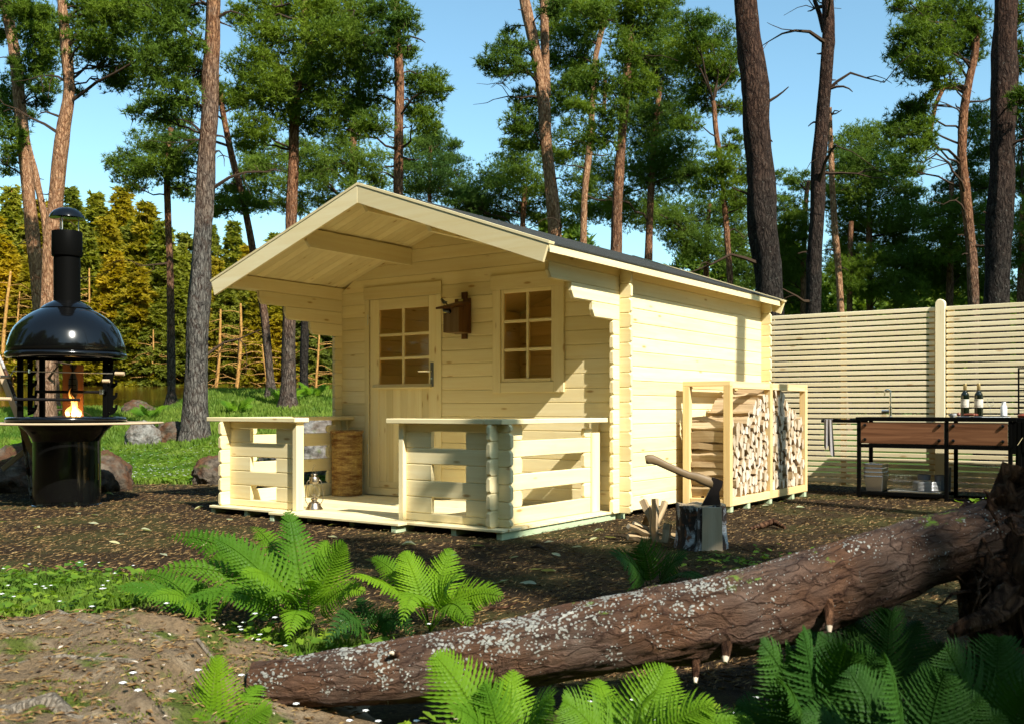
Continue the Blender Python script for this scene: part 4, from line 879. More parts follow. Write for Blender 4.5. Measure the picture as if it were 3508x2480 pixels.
def pine(name,label,Y,pts,w0,w1,clumps=(),stubs=0,bark=None,group='pines standing around the clearing',stems=(),needle=None,dens=1.,dy=1.1,side=0,root=True,tuft=.125):
    # pts: trunk line from top to foot in photo pixels, w0,w1: its width there; clumps: foliage masses (x,y,rx,ry) at that depth
    P=[WP(x,y,Y) for x,y in pts]; foot=P[-1].copy()
    zg=hzs(foot.x,Y)
    if root and foot.z>zg+.05: q=(P[-1]-P[-2]); foot=Vector((P[-1].x+min(max(q.x/q.z if abs(q.z)>1e-3 else 0,-.1),.1)*(zg-P[-1].z),Y,zg-.1)); P.append(foot)
    k=Y/F_PX; zt=P[0].z; zb=P[-1].z
    t=thing(name,label,'tree',(P[-1].x,Y,zg),0,group); o0=np.array((P[-1].x,Y,zg))
    # smooth trunk
    Q=[]; 
    for i in range(len(P)-1):
        for j in range(5):
            q=j/5; a=P[max(i-1,0)];b=P[i];c=P[i+1];d=P[min(i+2,len(P)-1)]
            Q.append(.5*((2*b)+(c-a)*q+(2*a-5*b+4*c-d)*q*q+(3*b-a-3*c+d)*q**3))
    Q.append(P[-1]); rad=[]
    for p in Q:
        f=(zt-p.z)/max(zt-zb,.1); rad.append((w0+(w1-w0)*f)*k*.5*(1+.05*math.sin(p.z*3.1+Y))+max(0,.35-(p.z-zg))*.28)
    top=Q[0]; ext=[top+Vector((random.uniform(-.2,.2),random.uniform(-.2,.2),2.2*(1+j))) for j in range(2)][::-1] if pts[0][1]<10 else []
    Q2=ext+Q; rad2=[rad[0]*.45,rad[0]*.75][:len(ext)]+rad
    nseg=18
    m=MB(); m.tube(Q2,rad2,nseg); vv=np.array(m.v); 
    cen=np.repeat(np.array([tuple(p) for p in Q2]),nseg,0); off=vv-cen; a=np.tile(np.arange(nseg),len(Q2)); zz=vv[:,2]
    off*= (1+.07*np.sin(a*2.1+zz*1.3)+.05*np.sin(a*5.3+zz*4.1)+rng.normal(0,.025,len(vv)))[:,None]; m.v=(cen+off).tolist()
    for st in stems: SP=[WP(x,y,Y+.25) for x,y,_ in st]; m.tube(SP,[w*k*.5 for _,_,w in st],12)
    m.build('trunk',bark or m_bark,t,smooth=60,org=o0)
    tw=MB(); nst=0
    for j in range(stubs):
        f=random.uniform(.02,.93) if stubs>3 else random.uniform(.1,.6); p=Q[int(f*(len(Q)-1))]; r=rad[int(f*(len(Q)-1))]; w=random.choice((0,math.pi))+random.gauss(0,.7)
        L=random.choice((.25,.35,.6,1.1))*random.uniform(.7,1.2); q=p+Vector((math.cos(w)*L,math.sin(w)*L*.6,L*random.uniform(-.25,.45)))
        path=limb(tw,p+Vector((math.cos(w),math.sin(w),0))*r*.6,q,.022+.012*L,.008,4,.2,5)
        if L>.6:
            for e in range(3): a=path[random.randint(2,4)]; limb(tw,a,a+Vector((random.gauss(.2*math.cos(w),.3),random.gauss(0,.2),random.gauss(-.1,.2))),.010,.004,3,.2,4)
    CC=[];DD=[]
    for (x,y,rx,ry) in clumps:
        yc=Y+random.uniform(-dy,dy); c=WP(x,y,yc); r=(rx*yc/F_PX*1.28,max(rx,ry)*.85*yc/F_PX,ry*yc/F_PX*1.42)
        # branch to the clump
        best=min(Q,key=lambda p:abs(p.z-(c.z-.35*abs(c.x-p.x)))+.02*(p-c).length)
        br=max(.016,.022*(c-best).length**.6)
        path=limb(tw,best,c,min(br,.055),.012,6,.16,6)
        for e in range(6):
            a=path[random.randint(3,6)]; limb(tw,a,Vector(blob(c,r,1)[0]),.014,.005,3,.2,4)
        area=rx*ry*.0852*math.pi      # in pixels of a 1024 wide picture
        tp=tuft*F_PX*.292/Y; n=max(10,int(dens*4.6*area/(tp*tp*.30)))
        # a clump is several smaller pads of shoots
        npad=max(5,int(rx*ry/270)); pc=blob(c,np.array(r)*.84,npad,.9); pi=rng.integers(0,npad,n); pr=min(r)*.56
        Cc=blob((0,0,0),(1,1,1),n,.55)*np.array((pr*1.35,pr*1.3,pr*.95))+pc[pi]; n3=int(n*.34); Cc[:n3]=blob(c,np.array(r)*1.04,n3,.9); out=unit(Cc-np.array(c))
        CC.append(Cc); DD.append(out*.5+np.array((0,-.1,.75)))
    if tw.v: tw.build('branches',m_twig,t,smooth=60,org=o0)['kind']='stuff'
    if CC:
        C=np.concatenate(CC);D=np.concatenate(DD); V,Fc=needles(C,unit(D),np.full(len(C),tuft)*rng.uniform(.75,1.25,len(C)),9,.085,.7)
        npmesh('crown',V-o0,Fc,needle or m_needle,t)
    return t
E1=1.5279
pine('pine_tree','slim pale pine leaning right at the left edge, behind the chimney cap',24,[(18,0),(53,214),(92,611),(137,1070),(160,1400)],36,48,
 [(15,120,30,40),(30,320,60,55),(20,410,50,60),(40,480,35,60),(10,560,35,50),(60,60,55,45),(110,40,60,40),(120,140,70,60),(90,240,50,45),(140,285,60,45),(140,345,40,40),(30,20,60,40),(150,90,50,50),(160,200,50,45)],7,m_bark_pale)
pine('pine_tree','thinnest pine trunk, wedged between two pale ones above the fireplace hood',28,[(76,385),(100,520),(130,640),(160,800),(175,1000),(186,1380)],20,30,[(95,400,30,20)],12,m_bark_pale)
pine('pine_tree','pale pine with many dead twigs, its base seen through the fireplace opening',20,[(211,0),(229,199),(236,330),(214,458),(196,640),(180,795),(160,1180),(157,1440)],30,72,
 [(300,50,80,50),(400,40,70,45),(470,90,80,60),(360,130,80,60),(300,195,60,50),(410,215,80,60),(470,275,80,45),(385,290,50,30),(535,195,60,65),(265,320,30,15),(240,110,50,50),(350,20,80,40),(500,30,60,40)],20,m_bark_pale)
pine('pine_tree','thick upright pine with orange upper trunk standing left of the cabin roof',18,[(732,0),(724,200),(716,420),(702,650),(692,850),(676,1150),(668,1520)],46,80,
 [(560,60,70,55),(640,40,60,50),(620,150,70,70),(560,240,80,60),(650,260,60,60),(600,335,80,45),(520,390,70,35),(640,390,60,35),(585,20,60,40)],9,m_bark_grey,dy=1.6)
pine('pine_tree','short slender pine with low round crown between the hood and the thick trunk',26,[(585,440),(578,520),(572,640),(578,800),(584,1000),(588,1400)],18,28,
 [(580,445,80,40),(510,500,60,40),(625,510,60,50),(430,560,60,35),(520,580,90,45),(620,600,60,50),(460,622,70,35),(560,530,50,40),(640,660,50,30)],4,m_bark)
pine('pine_tree','thin pine trunk bowing left behind the left end of the porch roof',24,[(752,300),(768,412),(800,560),(834,690),(868,870),(905,1080),(925,1300),(935,1430)],18,28,[(740,300,45,30),(790,350,50,35),(775,690,65,40),(760,722,50,28),(850,700,50,35),(815,655,40,30)],9,m_bark)
pine('pine_tree','crooked many branched pine rising behind the left roof slope',22,[(1052,0),(1046,90),(1062,160),(1048,230),(1018,290),(1010,400),(1004,600),(996,800),(990,1100),(988,1400)],26,48,
 [(830,60,50,50),(900,120,70,60),(1010,40,90,50),(1100,60,80,50),(1180,40,80,50),(960,180,70,50),(1060,140,80,50),(1160,130,80,50),(860,230,70,60),(930,300,70,60),(1000,260,70,50),(1090,230,80,60),(1180,250,70,60),(860,340,70,60),(960,380,80,60),(1060,330,80,60),(1150,350,80,50),(880,440,70,50),(850,490,50,40),(1060,430,80,40),(930,30,60,40),(1200,180,60,50)],10,m_bark,
 stems=[[(1020,285,22),(985,250,20),(955,225,15),(915,212,9)],[(1050,190,22),(1105,150,20),(1180,128,18),(1260,145,14),(1330,200,7)]],dy=1.5)
pine('pine_tree','straight pine trunk rising from behind the ridge of the porch roof',21,[(1354,0),(1362,140),(1368,300),(1366,480),(1364,690),(1368,1400)],26,42,
 [(1250,80,60,60),(1330,60,60,50),(1240,170,70,50),(1390,85,40,50),(1400,190,35,40),(1270,280,70,60),(1240,370,80,50),(1280,440,60,50),(1170,440,80,50),(1460,285,60,50),(1495,300,38,50),(1450,370,60,50),(1455,430,50,40),(1320,150,50,50)],12,m_bark)
pine('pine_tree','background pine with twin stems showing above the left roof slope',30,[(1208,420),(1210,520),(1205,700),(1200,1350)],20,36,
 [(900,540,70,50),(860,600,60,50),(960,620,70,50),(1060,590,80,60),(1150,600,70,50),(1250,560,70,50),(1300,630,50,40),(1020,520,60,40),(880,690,60,50),(1000,700,60,40),(1170,520,70,40),(1110,680,60,40),(1220,660,50,40)],4,m_bark,stems=[[(1222,530,14),(1214,650,15)]],needle=m_needle_far)
pine('pine_tree','young pine with feathery crown right of the ridge in the far row',34,[(1475,500),(1472,640),(1470,1400)],12,26,
 [(1440,520,70,50),(1520,522,50,50),(1560,600,60,50),(1480,592,70,50),(1400,600,50,50),(1540,660,60,40),(1440,660,70,40),(1610,690,60,40),(1480,480,50,30)],2,m_bark,needle=m_needle_far)
pine('pine_tree','grey bare trunk between the porch brackets and the lake',30,[(1046,900),(1044,1100),(1040,1340)],22,30,(),2,m_bark_shaded)
pine('pine_tree','forked pine of two pale stems rising over the middle of the roof',22,[(1797,0),(1822,120),(1846,240),(1862,360),(1872,500),(1893,700),(1902,840),(1910,1380)],34,54,
 [(1700,220,60,45),(1760,170,60,40),(1720,262,40,25),(1790,240,40,30),(1748,112,25,20),(1810,360,60,40),(1770,430,50,45),(1830,440,60,50),(1790,490,60,30),(1900,30,40,40)],8,m_bark_pale,stems=[[(1864,0,30),(1866,120,30),(1868,220,28),(1876,330,24)]])
pine('pine_tree','low broad pine filling the gap left of the forked stems',33,[(1800,640),(1790,800),(1785,1380)],16,32,
 [(1790,545,60,50),(1720,602,70,55),(1800,620,70,60),(1680,672,70,45),(1840,690,60,40),(1625,700,55,42),(1750,740,90,45),(1650,752,80,40),(1600,722,60,40),(1880,762,50,40)],2,m_bark,needle=m_needle_far)
pine('pine_tree','thin curved pine trunk right of the forked stems',28,[(2058,40),(2062,100),(2040,200),(2030,330),(2020,500),(2005,640),(1998,840),(1995,1380)],18,28,
 [(1930,30,80,50),(2010,40,70,50),(1910,120,60,50),(1980,140,70,50),(1900,200,50,40),(1960,222,60,50),(1960,310,70,60),(1900,340,50,60),(1990,400,50,50),(1960,500,70,50),(1900,560,50,40)],9,m_bark_pale,stems=[[(2075,60,14),(2068,100,14)],[(2072,260,12),(2070,380,14)]])
pine('pine_tree','tall straight pine leaning slightly left over the right roof slope',21,[(2160,0),(2158,120),(2152,220),(2142,340),(2130,480),(2118,640),(2110,880),(2106,1380)],22,50,
 [(2050,70,60,50),(2100,40,70,50),(2200,20,80,40),(2140,180,50,60),(2050,290,60,60),(2100,380,40,60),(2060,480,60,50),(2200,100,70,50),(2190,300,60,60)],11,m_bark)
pine('pine_tree','bushy dense pine behind the right roof slope, its stem hidden in green',30,[(2260,300),(2230,640),(2210,1380)],18,34,
 [(2260,20,60,40),(2280,100,60,60),(2220,180,90,60),(2290,230,80,60),(2210,272,90,60),(2250,350,90,60),(2190,420,80,60),(2290,430,80,60),(2200,500,80,50),(2290,522,90,60),(2170,592,80,60),(2270,622,90,60),(2350,602,70,60),(2050,602,60,50),(1990,652,60,50),(2120,682,60,40)],2,m_bark,needle=m_needle_far)
pine('pine_tree','pine with an isolated rounded crown left of the dark trunk behind the eave',27,[(2444,348),(2452,440),(2468,560),(2482,700),(2494,860),(2500,960),(2502,1380)],16,24,
 [(2380,110,60,50),(2440,122,60,50),(2360,200,70,60),(2440,212,70,60),(2505,200,38,50),(2420,290,70,50),(2380,332,60,40),(2480,270,50,40),(2430,382,28,22),(2500,372,50,30),(2360,432,50,22),(2512,500,38,40),(2480,562,50,50),(2540,582,38,60),(2450,642,60,60),(2530,682,48,50)],7,m_bark)
pine('pine_tree','low dark pine mass between the roof edge and the thick dark trunk',34,[(2430,700),(2420,900),(2415,1380)],14,28,
 [(2400,742,70,60),(2500,762,70,60),(2420,852,70,60),(2520,872,60,70),(2350,832,60,60),(2560,962,60,50),(2250,722,80,50),(2160,742,80,50),(2050,722,70,50),(1950,742,70,50),(2300,780,70,50)],2,m_bark,needle=m_needle_far)
pine('pine_tree','very thick dark pine trunk with short stubs behind the rear roof corner',15,[(2552,0),(2568,140),(2586,300),(2592,440),(2602,560),(2612,760),(2632,960),(2650,1380)],80,108,(),7,m_bark_shaded)
pine('pine_tree','tall dark reddish pine trunk with dead branches right of the roof',17,[(2836,0),(2838,120),(2828,280),(2816,420),(2806,560),(2798,760),(2788,960),(2782,1380)],40,56,[(2810,-40,60,30)],16,m_bark_shaded,stems=[[(2790,0,14),(2808,50,16),(2822,110,16)]])
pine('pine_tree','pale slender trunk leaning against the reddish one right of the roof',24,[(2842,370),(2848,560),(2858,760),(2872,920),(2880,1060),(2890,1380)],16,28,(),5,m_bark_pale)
pine('pine_tree','low pine with a drooping left branch between dark trunks over the roof corner',34,[(2770,620),(2755,800),(2750,1380)],14,26,
 [(2695,612,40,25),(2740,632,40,30),(2705,722,60,50),(2740,792,50,60),(2690,832,60,60),(2740,902,60,60),(2680,952,60,60),(2760,1002,50,50),(2690,1042,60,40),(2620,1000,40,40)],2,m_bark,needle=m_needle_far)
pine('pine_tree','broad bushy pine with rounded crown above the left part of the fence',32,[(2976,560),(2978,760),(2980,1060),(2984,1380)],16,26,
 [(2960,462,70,35),(2920,512,70,45),(3010,512,60,45),(2890,572,60,45),(2970,582,90,50),(3050,592,60,40),(2930,642,80,50),(3030,662,90,50),(3110,692,60,50),(2880,692,60,50),(2960,732,80,50),(3060,752,80,50),(3130,762,60,40),(2900,782,60,50),(3000,812,80,50),(3100,832,70,60),(2900,872,60,60),(2985,902,70,50),(3070,922,80,60),(3100,1002,70,60)],2,m_bark,needle=m_needle_far)
pine('pine_tree','thin orange trunk left of the fence post, partly under the bushy crown',31,[(2916,760),(2912,900),(2908,1380)],16,22,[(2900,962,60,60),(3000,992,80,50)],2,m_bark)
pine('pine_tree','small thin trunk above the fence close to its rounded post',33,[(3066,870),(3072,1000),(3074,1380)],12,16,[(3060,880,50,40),(3150,960,60,60)],2,m_bark)
pine('pine_tree','bent pine with drooping bough left of the thick trunk at the right edge',22,[(3344,60),(3340,180),(3320,280),(3300,400),(3296,520),(3302,620),(3318,760),(3330,900),(3336,1050),(3340,1380)],24,42,
 [(3120,15,80,25),(3180,60,70,50),(3280,40,80,50),(3120,110,60,50),(3220,132,70,50),(3330,92,60,60),(3090,190,50,50),(3180,202,80,60),(3150,262,70,30),(3240,272,50,40),(3310,172,60,60),(3090,430,60,50),(3120,382,40,40),(3150,482,60,60),(3060,462,40,30),(3120,552,50,50),(3100,592,50,25),(3170,362,40,40)],9,m_bark,
 stems=[[(3300,302,20),(3240,300,18),(3190,312,14),(3160,380,9)],[(3232,302,16),(3205,360,14),(3190,450,10),(3165,520,6)]])
pine('pine_tree','shaded dense pine mass behind the right half of the fence',31,[(3260,620),(3255,900),(3250,1380)],16,30,
 [(3350,422,50,60),(3380,502,50,60),(3310,562,40,30),(3300,642,60,50),(3260,692,60,50),(3230,762,70,60),(3310,762,60,70),(3220,852,80,60),(3300,882,70,70),(3200,932,70,60),(3280,992,80,60),(3390,652,40,60),(3400,760,50,70),(3390,880,50,70),(3400,982,60,60)],2,m_bark,needle=m_needle_far)
pine('pine_tree','thick dark pine trunk rising behind the fence at the right edge',15,[(3446,0),(3444,120),(3440,300),(3434,560),(3424,800),(3412,1050),(3404,1380)],74,92,[(3490,60,40,60),(3495,200,40,60),(3500,350,40,50)],8,m_bark_shaded)
pine('pine_tree','dark green pine half cut off by the right edge of the view',27,[(3506,700),(3500,900),(3496,1380)],20,36,[(3490,382,40,60),(3490,502,30,50),(3495,642,30,60),(3490,802,30,60),(3480,902,40,60),(3500,1000,40,50),(3530,600,40,80),(3530,760,40,80)],3,m_bark,needle=m_needle_far)
# pines that stand outside the view, towards the sun, and cast the shade of the foreground and the trunk shadow on the cabin wall
def shade_pine(label,x,y,clumps,r0,H):
    # clumps: (ground x, ground y, height of the foliage, radius)
    t=thing('pine_tree',label,'tree',(x,y,0),0,'pines standing around the clearing'); o0=np.array((x,y,0.))
    m=MB(); path=[(x+.08*math.sin(z*.7),y+.06*math.cos(z*.5),z-.2) for z in np.linspace(0,H,14)]; m.tube(path,[r0*(1-.45*i/13) for i in range(14)],16); m.build('trunk',m_bark,t,smooth=60,org=o0)
    tw=MB(); CC=[];DD=[]
    for gx_,gy_,hh,r in clumps:
        c=np.array((gx_,gy_,0))+np.array(SUN)/SUN.z*hh; b=min(max(c[2]-.5,.4*H),H-.3); i=int(b/H*13)
        limb(tw,path[i],c,.05,.015,6,.1,6)
        n=int(150*r*r/.35); C=blob(c,(r,r,r*.5),n); CC.append(C); DD.append(unit(C-c)*.5+np.array((0,0,.7)))
    if CC:
        tw.build('branches',m_bark,t,smooth=60,org=o0)['kind']='stuff'; C=np.concatenate(CC);D=np.concatenate(DD); V,Fc=needles(C,unit(D),np.full(len(C),.20),8,.14); npmesh('crown',V-o0,Fc,m_needle,t)
p=LW(6.6,2.43-.315*6.6); shade_pine('tall pine beyond the right edge whose trunk shadow crosses the cabin wall',p.x,p.y,[],.155,15.)
# ---------------------------------------------------------------- golden conifers on the far bank
def conifer_mesh(seed,nm,sparse):
    r_=np.random.default_rng(seed); C=[];D=[];H=1.0
    lv=30
    for i in range(lv):
        f=i/lv; z=.10+.9*f; R0=.185*(1-f)**.75+.006
        nb=int(5+8*(1-f))
        for b in range(nb):
            w=r_.uniform(0,6.28); L=R0*r_.uniform(.55,1.15); n=int(5+34*L/.2)
            q=r_.uniform(.12,1,n); x=np.cos(w)*L*q; y=np.sin(w)*L*q; zz=z+.02*np.sin(q*3)-.05*q*L/.18+r_.normal(0,.005,n)
            side=r_.normal(0,1,n)*.018*(1.1-q*.6); x-=np.sin(w)*side; y+=np.cos(w)*side
            if r_.uniform()<sparse*(1-f): continue
            C.append(np.stack([x,y,zz],1)); D.append(np.tile([np.cos(w),np.sin(w),-.15],(n,1)))
    C=np.concatenate(C);D=np.concatenate(D); global rng; s=rng; rng=r_
    V,Fc=needles(C,unit(D),np.full(len(C),.030),5,.30,.45); rng=s
    me=npmesh('crown',V,Fc,None).data; o=bpy.data.objects['crown'] if False else None
    return me
def take(me):
    for ob in list(bpy.data.objects):
        if ob.data==me and ob.parent is None: bpy.data.objects.remove(ob)
    return me
CM=[take(conifer_mesh(40+i,'c',(.05,.05,.35,.12)[i])) for i in range(4)]
CM2=[]
for me in CM:
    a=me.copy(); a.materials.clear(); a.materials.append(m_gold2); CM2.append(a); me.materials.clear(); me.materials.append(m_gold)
tmb=MB(); tmb.tube([(0,0,-.05),(.004,.0,.3),(-.003,0,.7),(0,0,.98)],[.014,.011,.006,.001],8)
for k in range(26):
    w=k*2.4; z=.04+.012*k; L=.07+.05*((k*7)%5)/5; tmb.tube([(0,0,z),(math.cos(w)*L*.6,math.sin(w)*L*.6,z+.004),(math.cos(w)*L,math.sin(w)*L,z-.015)],[.0022,.0015,.0007],4)
tm=tmb.build('trunk',m_goldbark,None,smooth=60); tme=tm.data; bpy.data.objects.remove(tm)
r2=random.Random(11)
def conifer(px,ytop,Y,kind,label='golden lit conifer on the far bank of the lake',sx=1.):
    x=(px-CX)/F_PX*Y; z0=hzs(x,Y)-.2; zt=CAMZ-(ytop-HY)/F_PX*Y; H=zt-z0
    t=thing('conifer_tree',label,'tree',(x,Y,z0),r2.uniform(0,6.28),'golden conifers on the far bank'); t.scale=(H*sx,H*sx,H)
    link('crown',(CM if kind<4 else CM2)[kind%4],t); link('trunk',tme,t)
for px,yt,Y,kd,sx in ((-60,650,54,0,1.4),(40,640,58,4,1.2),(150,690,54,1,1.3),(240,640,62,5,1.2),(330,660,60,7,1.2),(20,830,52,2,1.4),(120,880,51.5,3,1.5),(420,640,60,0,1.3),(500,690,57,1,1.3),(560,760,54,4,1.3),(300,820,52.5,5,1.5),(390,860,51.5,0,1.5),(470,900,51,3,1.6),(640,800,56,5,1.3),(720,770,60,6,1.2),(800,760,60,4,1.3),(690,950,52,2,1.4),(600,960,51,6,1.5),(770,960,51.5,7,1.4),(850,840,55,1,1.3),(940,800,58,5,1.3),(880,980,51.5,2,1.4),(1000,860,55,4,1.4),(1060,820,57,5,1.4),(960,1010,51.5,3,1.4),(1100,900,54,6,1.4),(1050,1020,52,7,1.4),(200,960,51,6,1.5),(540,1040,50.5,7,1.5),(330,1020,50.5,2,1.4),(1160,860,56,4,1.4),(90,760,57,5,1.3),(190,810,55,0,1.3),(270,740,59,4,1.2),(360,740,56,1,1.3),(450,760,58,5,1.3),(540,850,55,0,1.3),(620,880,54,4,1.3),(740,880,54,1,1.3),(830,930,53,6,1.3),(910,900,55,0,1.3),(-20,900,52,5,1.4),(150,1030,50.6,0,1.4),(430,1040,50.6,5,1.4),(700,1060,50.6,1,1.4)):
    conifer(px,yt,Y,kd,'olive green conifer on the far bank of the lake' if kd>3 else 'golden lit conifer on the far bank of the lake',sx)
def bare(px0,py0,px1,py1,w,Y,label):
    a=WP(px0,py0,Y);b=WP(px1,py1,Y); z=hzs(b.x,Y)-.15
    t=thing('bare_tree',label,'tree',(b.x,Y,z),0,'bare pale trunks on the far bank'); o0=np.array((b.x,Y,z)); m=MB(); m.tube([Vector((b.x,Y,z)).lerp(a,q)+Vector((.12*math.sin(q*4+px0),0,0)) for q in (0,.2,.4,.6,.8,1)],[w*Y/F_PX*(.55-.3*q) for q in (0,.2,.4,.6,.8,1)],8)
    m.build('trunk',m_goldbark,t,smooth=60,org=o0); m=MB()
    for k in range(26):
        q=random.uniform(.1,.95); p=Vector((b.x,Y,z)).lerp(a,q); d=Vector((random.choice((-1,1))*random.uniform(.5,1.5),random.gauss(0,.4),random.uniform(-.4,.1))); limb(m,p,p+d,.022,.006,4,.12,4)
    m.build('branches',m_goldbark,t,smooth=60,org=o0)['kind']='stuff'
for q in ((34,930,0,1300,16,50.2,'orange lit bare trunk leaning at the left edge behind the hood'),(60,1000,48,1290,9,50.4,'thin bare trunk beside the orange one at the left edge'),(760,1060,722,1330,14,49.8,'pale bare trunk slanting on the bank left of the porch brackets'),(822,1040,806,1325,15,49.9,'upright pale bare trunk on the bank right of the slanting one'),(300,920,290,1250,10,50.5,'thin bare trunk on the bank right of the chimney'),(905,1180,908,1330,8,49.7,'short bare trunk on the bank under the porch brackets'),(1085,1080,1088,1325,10,49.8,'bare trunk on the bank close to the cabin corner'),(520,1130,505,1300,9,49.7,'bare trunk on the bank left of the thick pine')): bare(*q)
# ---------------------------------------------------------------- ferns
def frond_geo(base,tip,sag,width,pairs,seed,stalk=.22,twist=0.):
    r_=np.random.default_rng(seed); b=np.array(base);t_=np.array(tip); L=np.linalg.norm(t_-b); c=(b*.5+t_*.5)+np.array((0,0,sag*L))
    def pt(q): return b*(1-q)**2+2*c*q*(1-q)+t_*q*q
    def tg(q): return unit(2*(c-b)*(1-q)+2*(t_-c)*q)
    V=[];F=[]
    def addq(vs,fs): o=len(V); V.extend(vs); F.extend([tuple(i+o for i in f) for f in fs])
    face=unit(np.array((0,0,.6))+unit(tg(.2)*np.array((1,1,0))+1e-6)*-.25+np.array((r_.uniform(-.3,.3),-r_.uniform(.45,1.1),0))); ax0=unit(np.cross(tg(.5),face))
    qs=np.linspace(0,1,16)
    for i in range(15):       # rachis as a thin 3-sided stem
        p,q=pt(qs[i]),pt(qs[i+1]); w=.0035*(1-qs[i]*.85)*L/.5; n=np.cross(ax0,tg(qs[i]))
        addq([p-ax0*w,p+ax0*w,p+n*w,q-ax0*w,q+ax0*w,q+n*w],[(0,3,4,),(0,4,1),(1,4,5),(1,5,2),(2,5,3),(2,3,0)])
    for k in range(pairs):
        q=stalk+(1-stalk)*(k+.5)/pairs; f=(q-stalk)/(1-stalk); env=(math.sin(math.pi*min(1,f*.86+.14)**.75))**.85 if f<.98 else .1
        env=min(1.,(f/.16+.45))*(1-f)**.72*1.12
        l=width*max(env,.05); p=pt(q); d=tg(q); side=unit(np.cross(d,face))
        side=unit(side+np.array((0,0,twist))); nrm=unit(np.cross(side,d))
        for s in (1,-1):
            dirv=unit(side*s+d*(.38+.45*f)+nrm*r_.uniform(-.12,.16)); ll=l*r_.uniform(.88,1.08); w=min(.34*ll,(1-stalk)*L/pairs*.66); fw=unit(d-dirv*np.dot(d,dirv))
            n=11; vs=[]; fs=[]
            for j in range(n+1):
                e=j/n; hw=w*(1-e)**.62*(1. if j%2 else .5)*(.75 if j==0 else 1.); m_=p+dirv*ll*e-nrm*ll*.30*e*e+d*ll*.10*e*e
                vs+=[m_+fw*hw+dirv*hw*.5,m_-nrm*hw*.25,m_-fw*hw+dirv*hw*.5]
                if j: q_=3*j; fs+=[(q_-3,q_-2,q_+1,q_),(q_-2,q_-1,q_+2,q_+1)]
            addq(vs,fs)
    return np.array(V),F
def fern(label,foot,fronds,mat,width=.15,pairs=22,group='ferns on the forest floor',name='fern'):
    t=thing(name,label,'fern',foot,0,group); f0=np.array(foot)
    for k,fr in enumerate(fronds):
        tip=np.array(fr[0]); w=fr[1] if len(fr)>1 else width; sag=fr[2] if len(fr)>2 else .28
        V,F=frond_geo((0,0,0),tip-f0,sag,w,pairs,hash(label)%9999+k,twist=random.uniform(-.25,.25))
        me=bpy.data.meshes.new('frond'); me.from_pydata(V.tolist(),[],F); link('frond',me,t,mat)
    return t
def D(x,y,Y): return tuple(WP(x*E1,y*E1,Y))
def G(x,y):                      # ground point under a photo position (small picture units)
    Y=F_PX*CAMZ/(y*E1-HY); return ((x*E1-CX)/F_PX*Y,Y,hzs((x*E1-CX)/F_PX*Y,Y))
b=G(690,1420)
fern('largest fern in front of the left terrace rail',b,[(D(645,1142,4.25),.135,.20),(D(478,1205,3.95),.13,.22),(D(372,1205,4.35),.12,.3),(D(772,1215,3.9),.13,.22),(D(330,1285,4.0),.09,.34),(D(385,1362,3.55),.10,.34),(D(645,1440,3.5),.09,.4),(D(735,1210,4.5),.11,.3),(D(540,1290,3.6),.11,.35),(D(820,1330,3.7),.09,.35),(D(440,1260,4.6),.10,.3),(D(560,1180,4.6),.11,.25),(D(600,1340,3.6),.09,.35),(D(700,1300,3.7),.10,.3)],m_fern,pairs=22)
b=G(965,1415)
fern('fern just right of the largest one, before the bare soil',b,[(D(785,1290,3.7),.12,.24),(D(1010,1228,4.2),.13,.16),(D(905,1235,4.1),.12,.2),(D(1130,1340,3.75),.11,.3),(D(1105,1322,4.2),.11,.3),(D(900,1400,3.4),.09,.38),(D(830,1250,4.3),.10,.3),(D(1060,1410,3.55),.09,.38),(D(1030,1290,3.7),.10,.25)],m_fern,pairs=22)
b=G(480,1405)
fern('low spreading fern between the earth mound and the largest fern',b,[(D(255,1320,3.9),.09,.3),(D(330,1345,3.7),.08,.3),(D(440,1310,4.1),.09,.25),(D(540,1340,3.8),.08,.3),(D(400,1290,4.4),.09,.3),(D(300,1290,4.4),.08,.3),(D(470,1440,3.4),.07,.4)],m_fern,pairs=20)
b=G(830,1445)
fern('low fern filling the gap between the two large ferns',b,[(D(760,1390,3.5),.08,.3),(D(870,1370,3.7),.09,.3),(D(800,1340,4.0),.08,.3),(D(930,1430,3.4),.07,.35),(D(730,1450,3.3),.07,.35)],m_fern_shaded,pairs=18)
b=G(1465,1335)
fern('small dark fern peeping over the fallen log below the woodpile',b,[(D(1372,1243,4.4),.14,.2),(D(1437,1208,4.6),.14,.14),(D(1535,1250,4.5),.13,.24),(D(1580,1300,4.4),.10,.3)],m_fern_shaded,pairs=20)
b=(WP(470*E1,1690*E1,2.55).x,2.5,hzs(-.8,2.5))
fern('upright bright fern at the bottom left, left of the log end',b,[(D(487,1468,2.55),.11,.08),(D(610,1585,2.45),.10,.2),(D(430,1610,2.45),.10,.25),(D(590,1530,2.75),.09,.2),(D(540,1640,2.3),.09,.25),(D(400,1640,2.7),.09,.3)],m_fern,pairs=24)
b=(WP(1140*E1,1720*E1,2.4).x,2.4,0.)
fern('bright fern below the log at the bottom centre',b,[(D(972,1465,2.45),.13,.2),(D(1150,1500,2.6),.11,.14),(D(1010,1590,2.2),.10,.3),(D(1240,1560,2.3),.12,.25),(D(1085,1530,2.3),.11,.2)],m_fern,pairs=22)
b=(WP(1400*E1,1730*E1,2.35).x,2.35,0.)
fern('arching fern at the bottom, right of the centre under the log',b,[(D(1500,1492,2.45),.13,.2),(D(1262,1572,2.3),.12,.3),(D(1600,1580,2.25),.12,.3),(D(1340,1520,2.6),.12,.2),(D(1450,1560,2.2),.12,.2),(D(1690,1620,2.3),.11,.35)],m_fern,pairs=24)
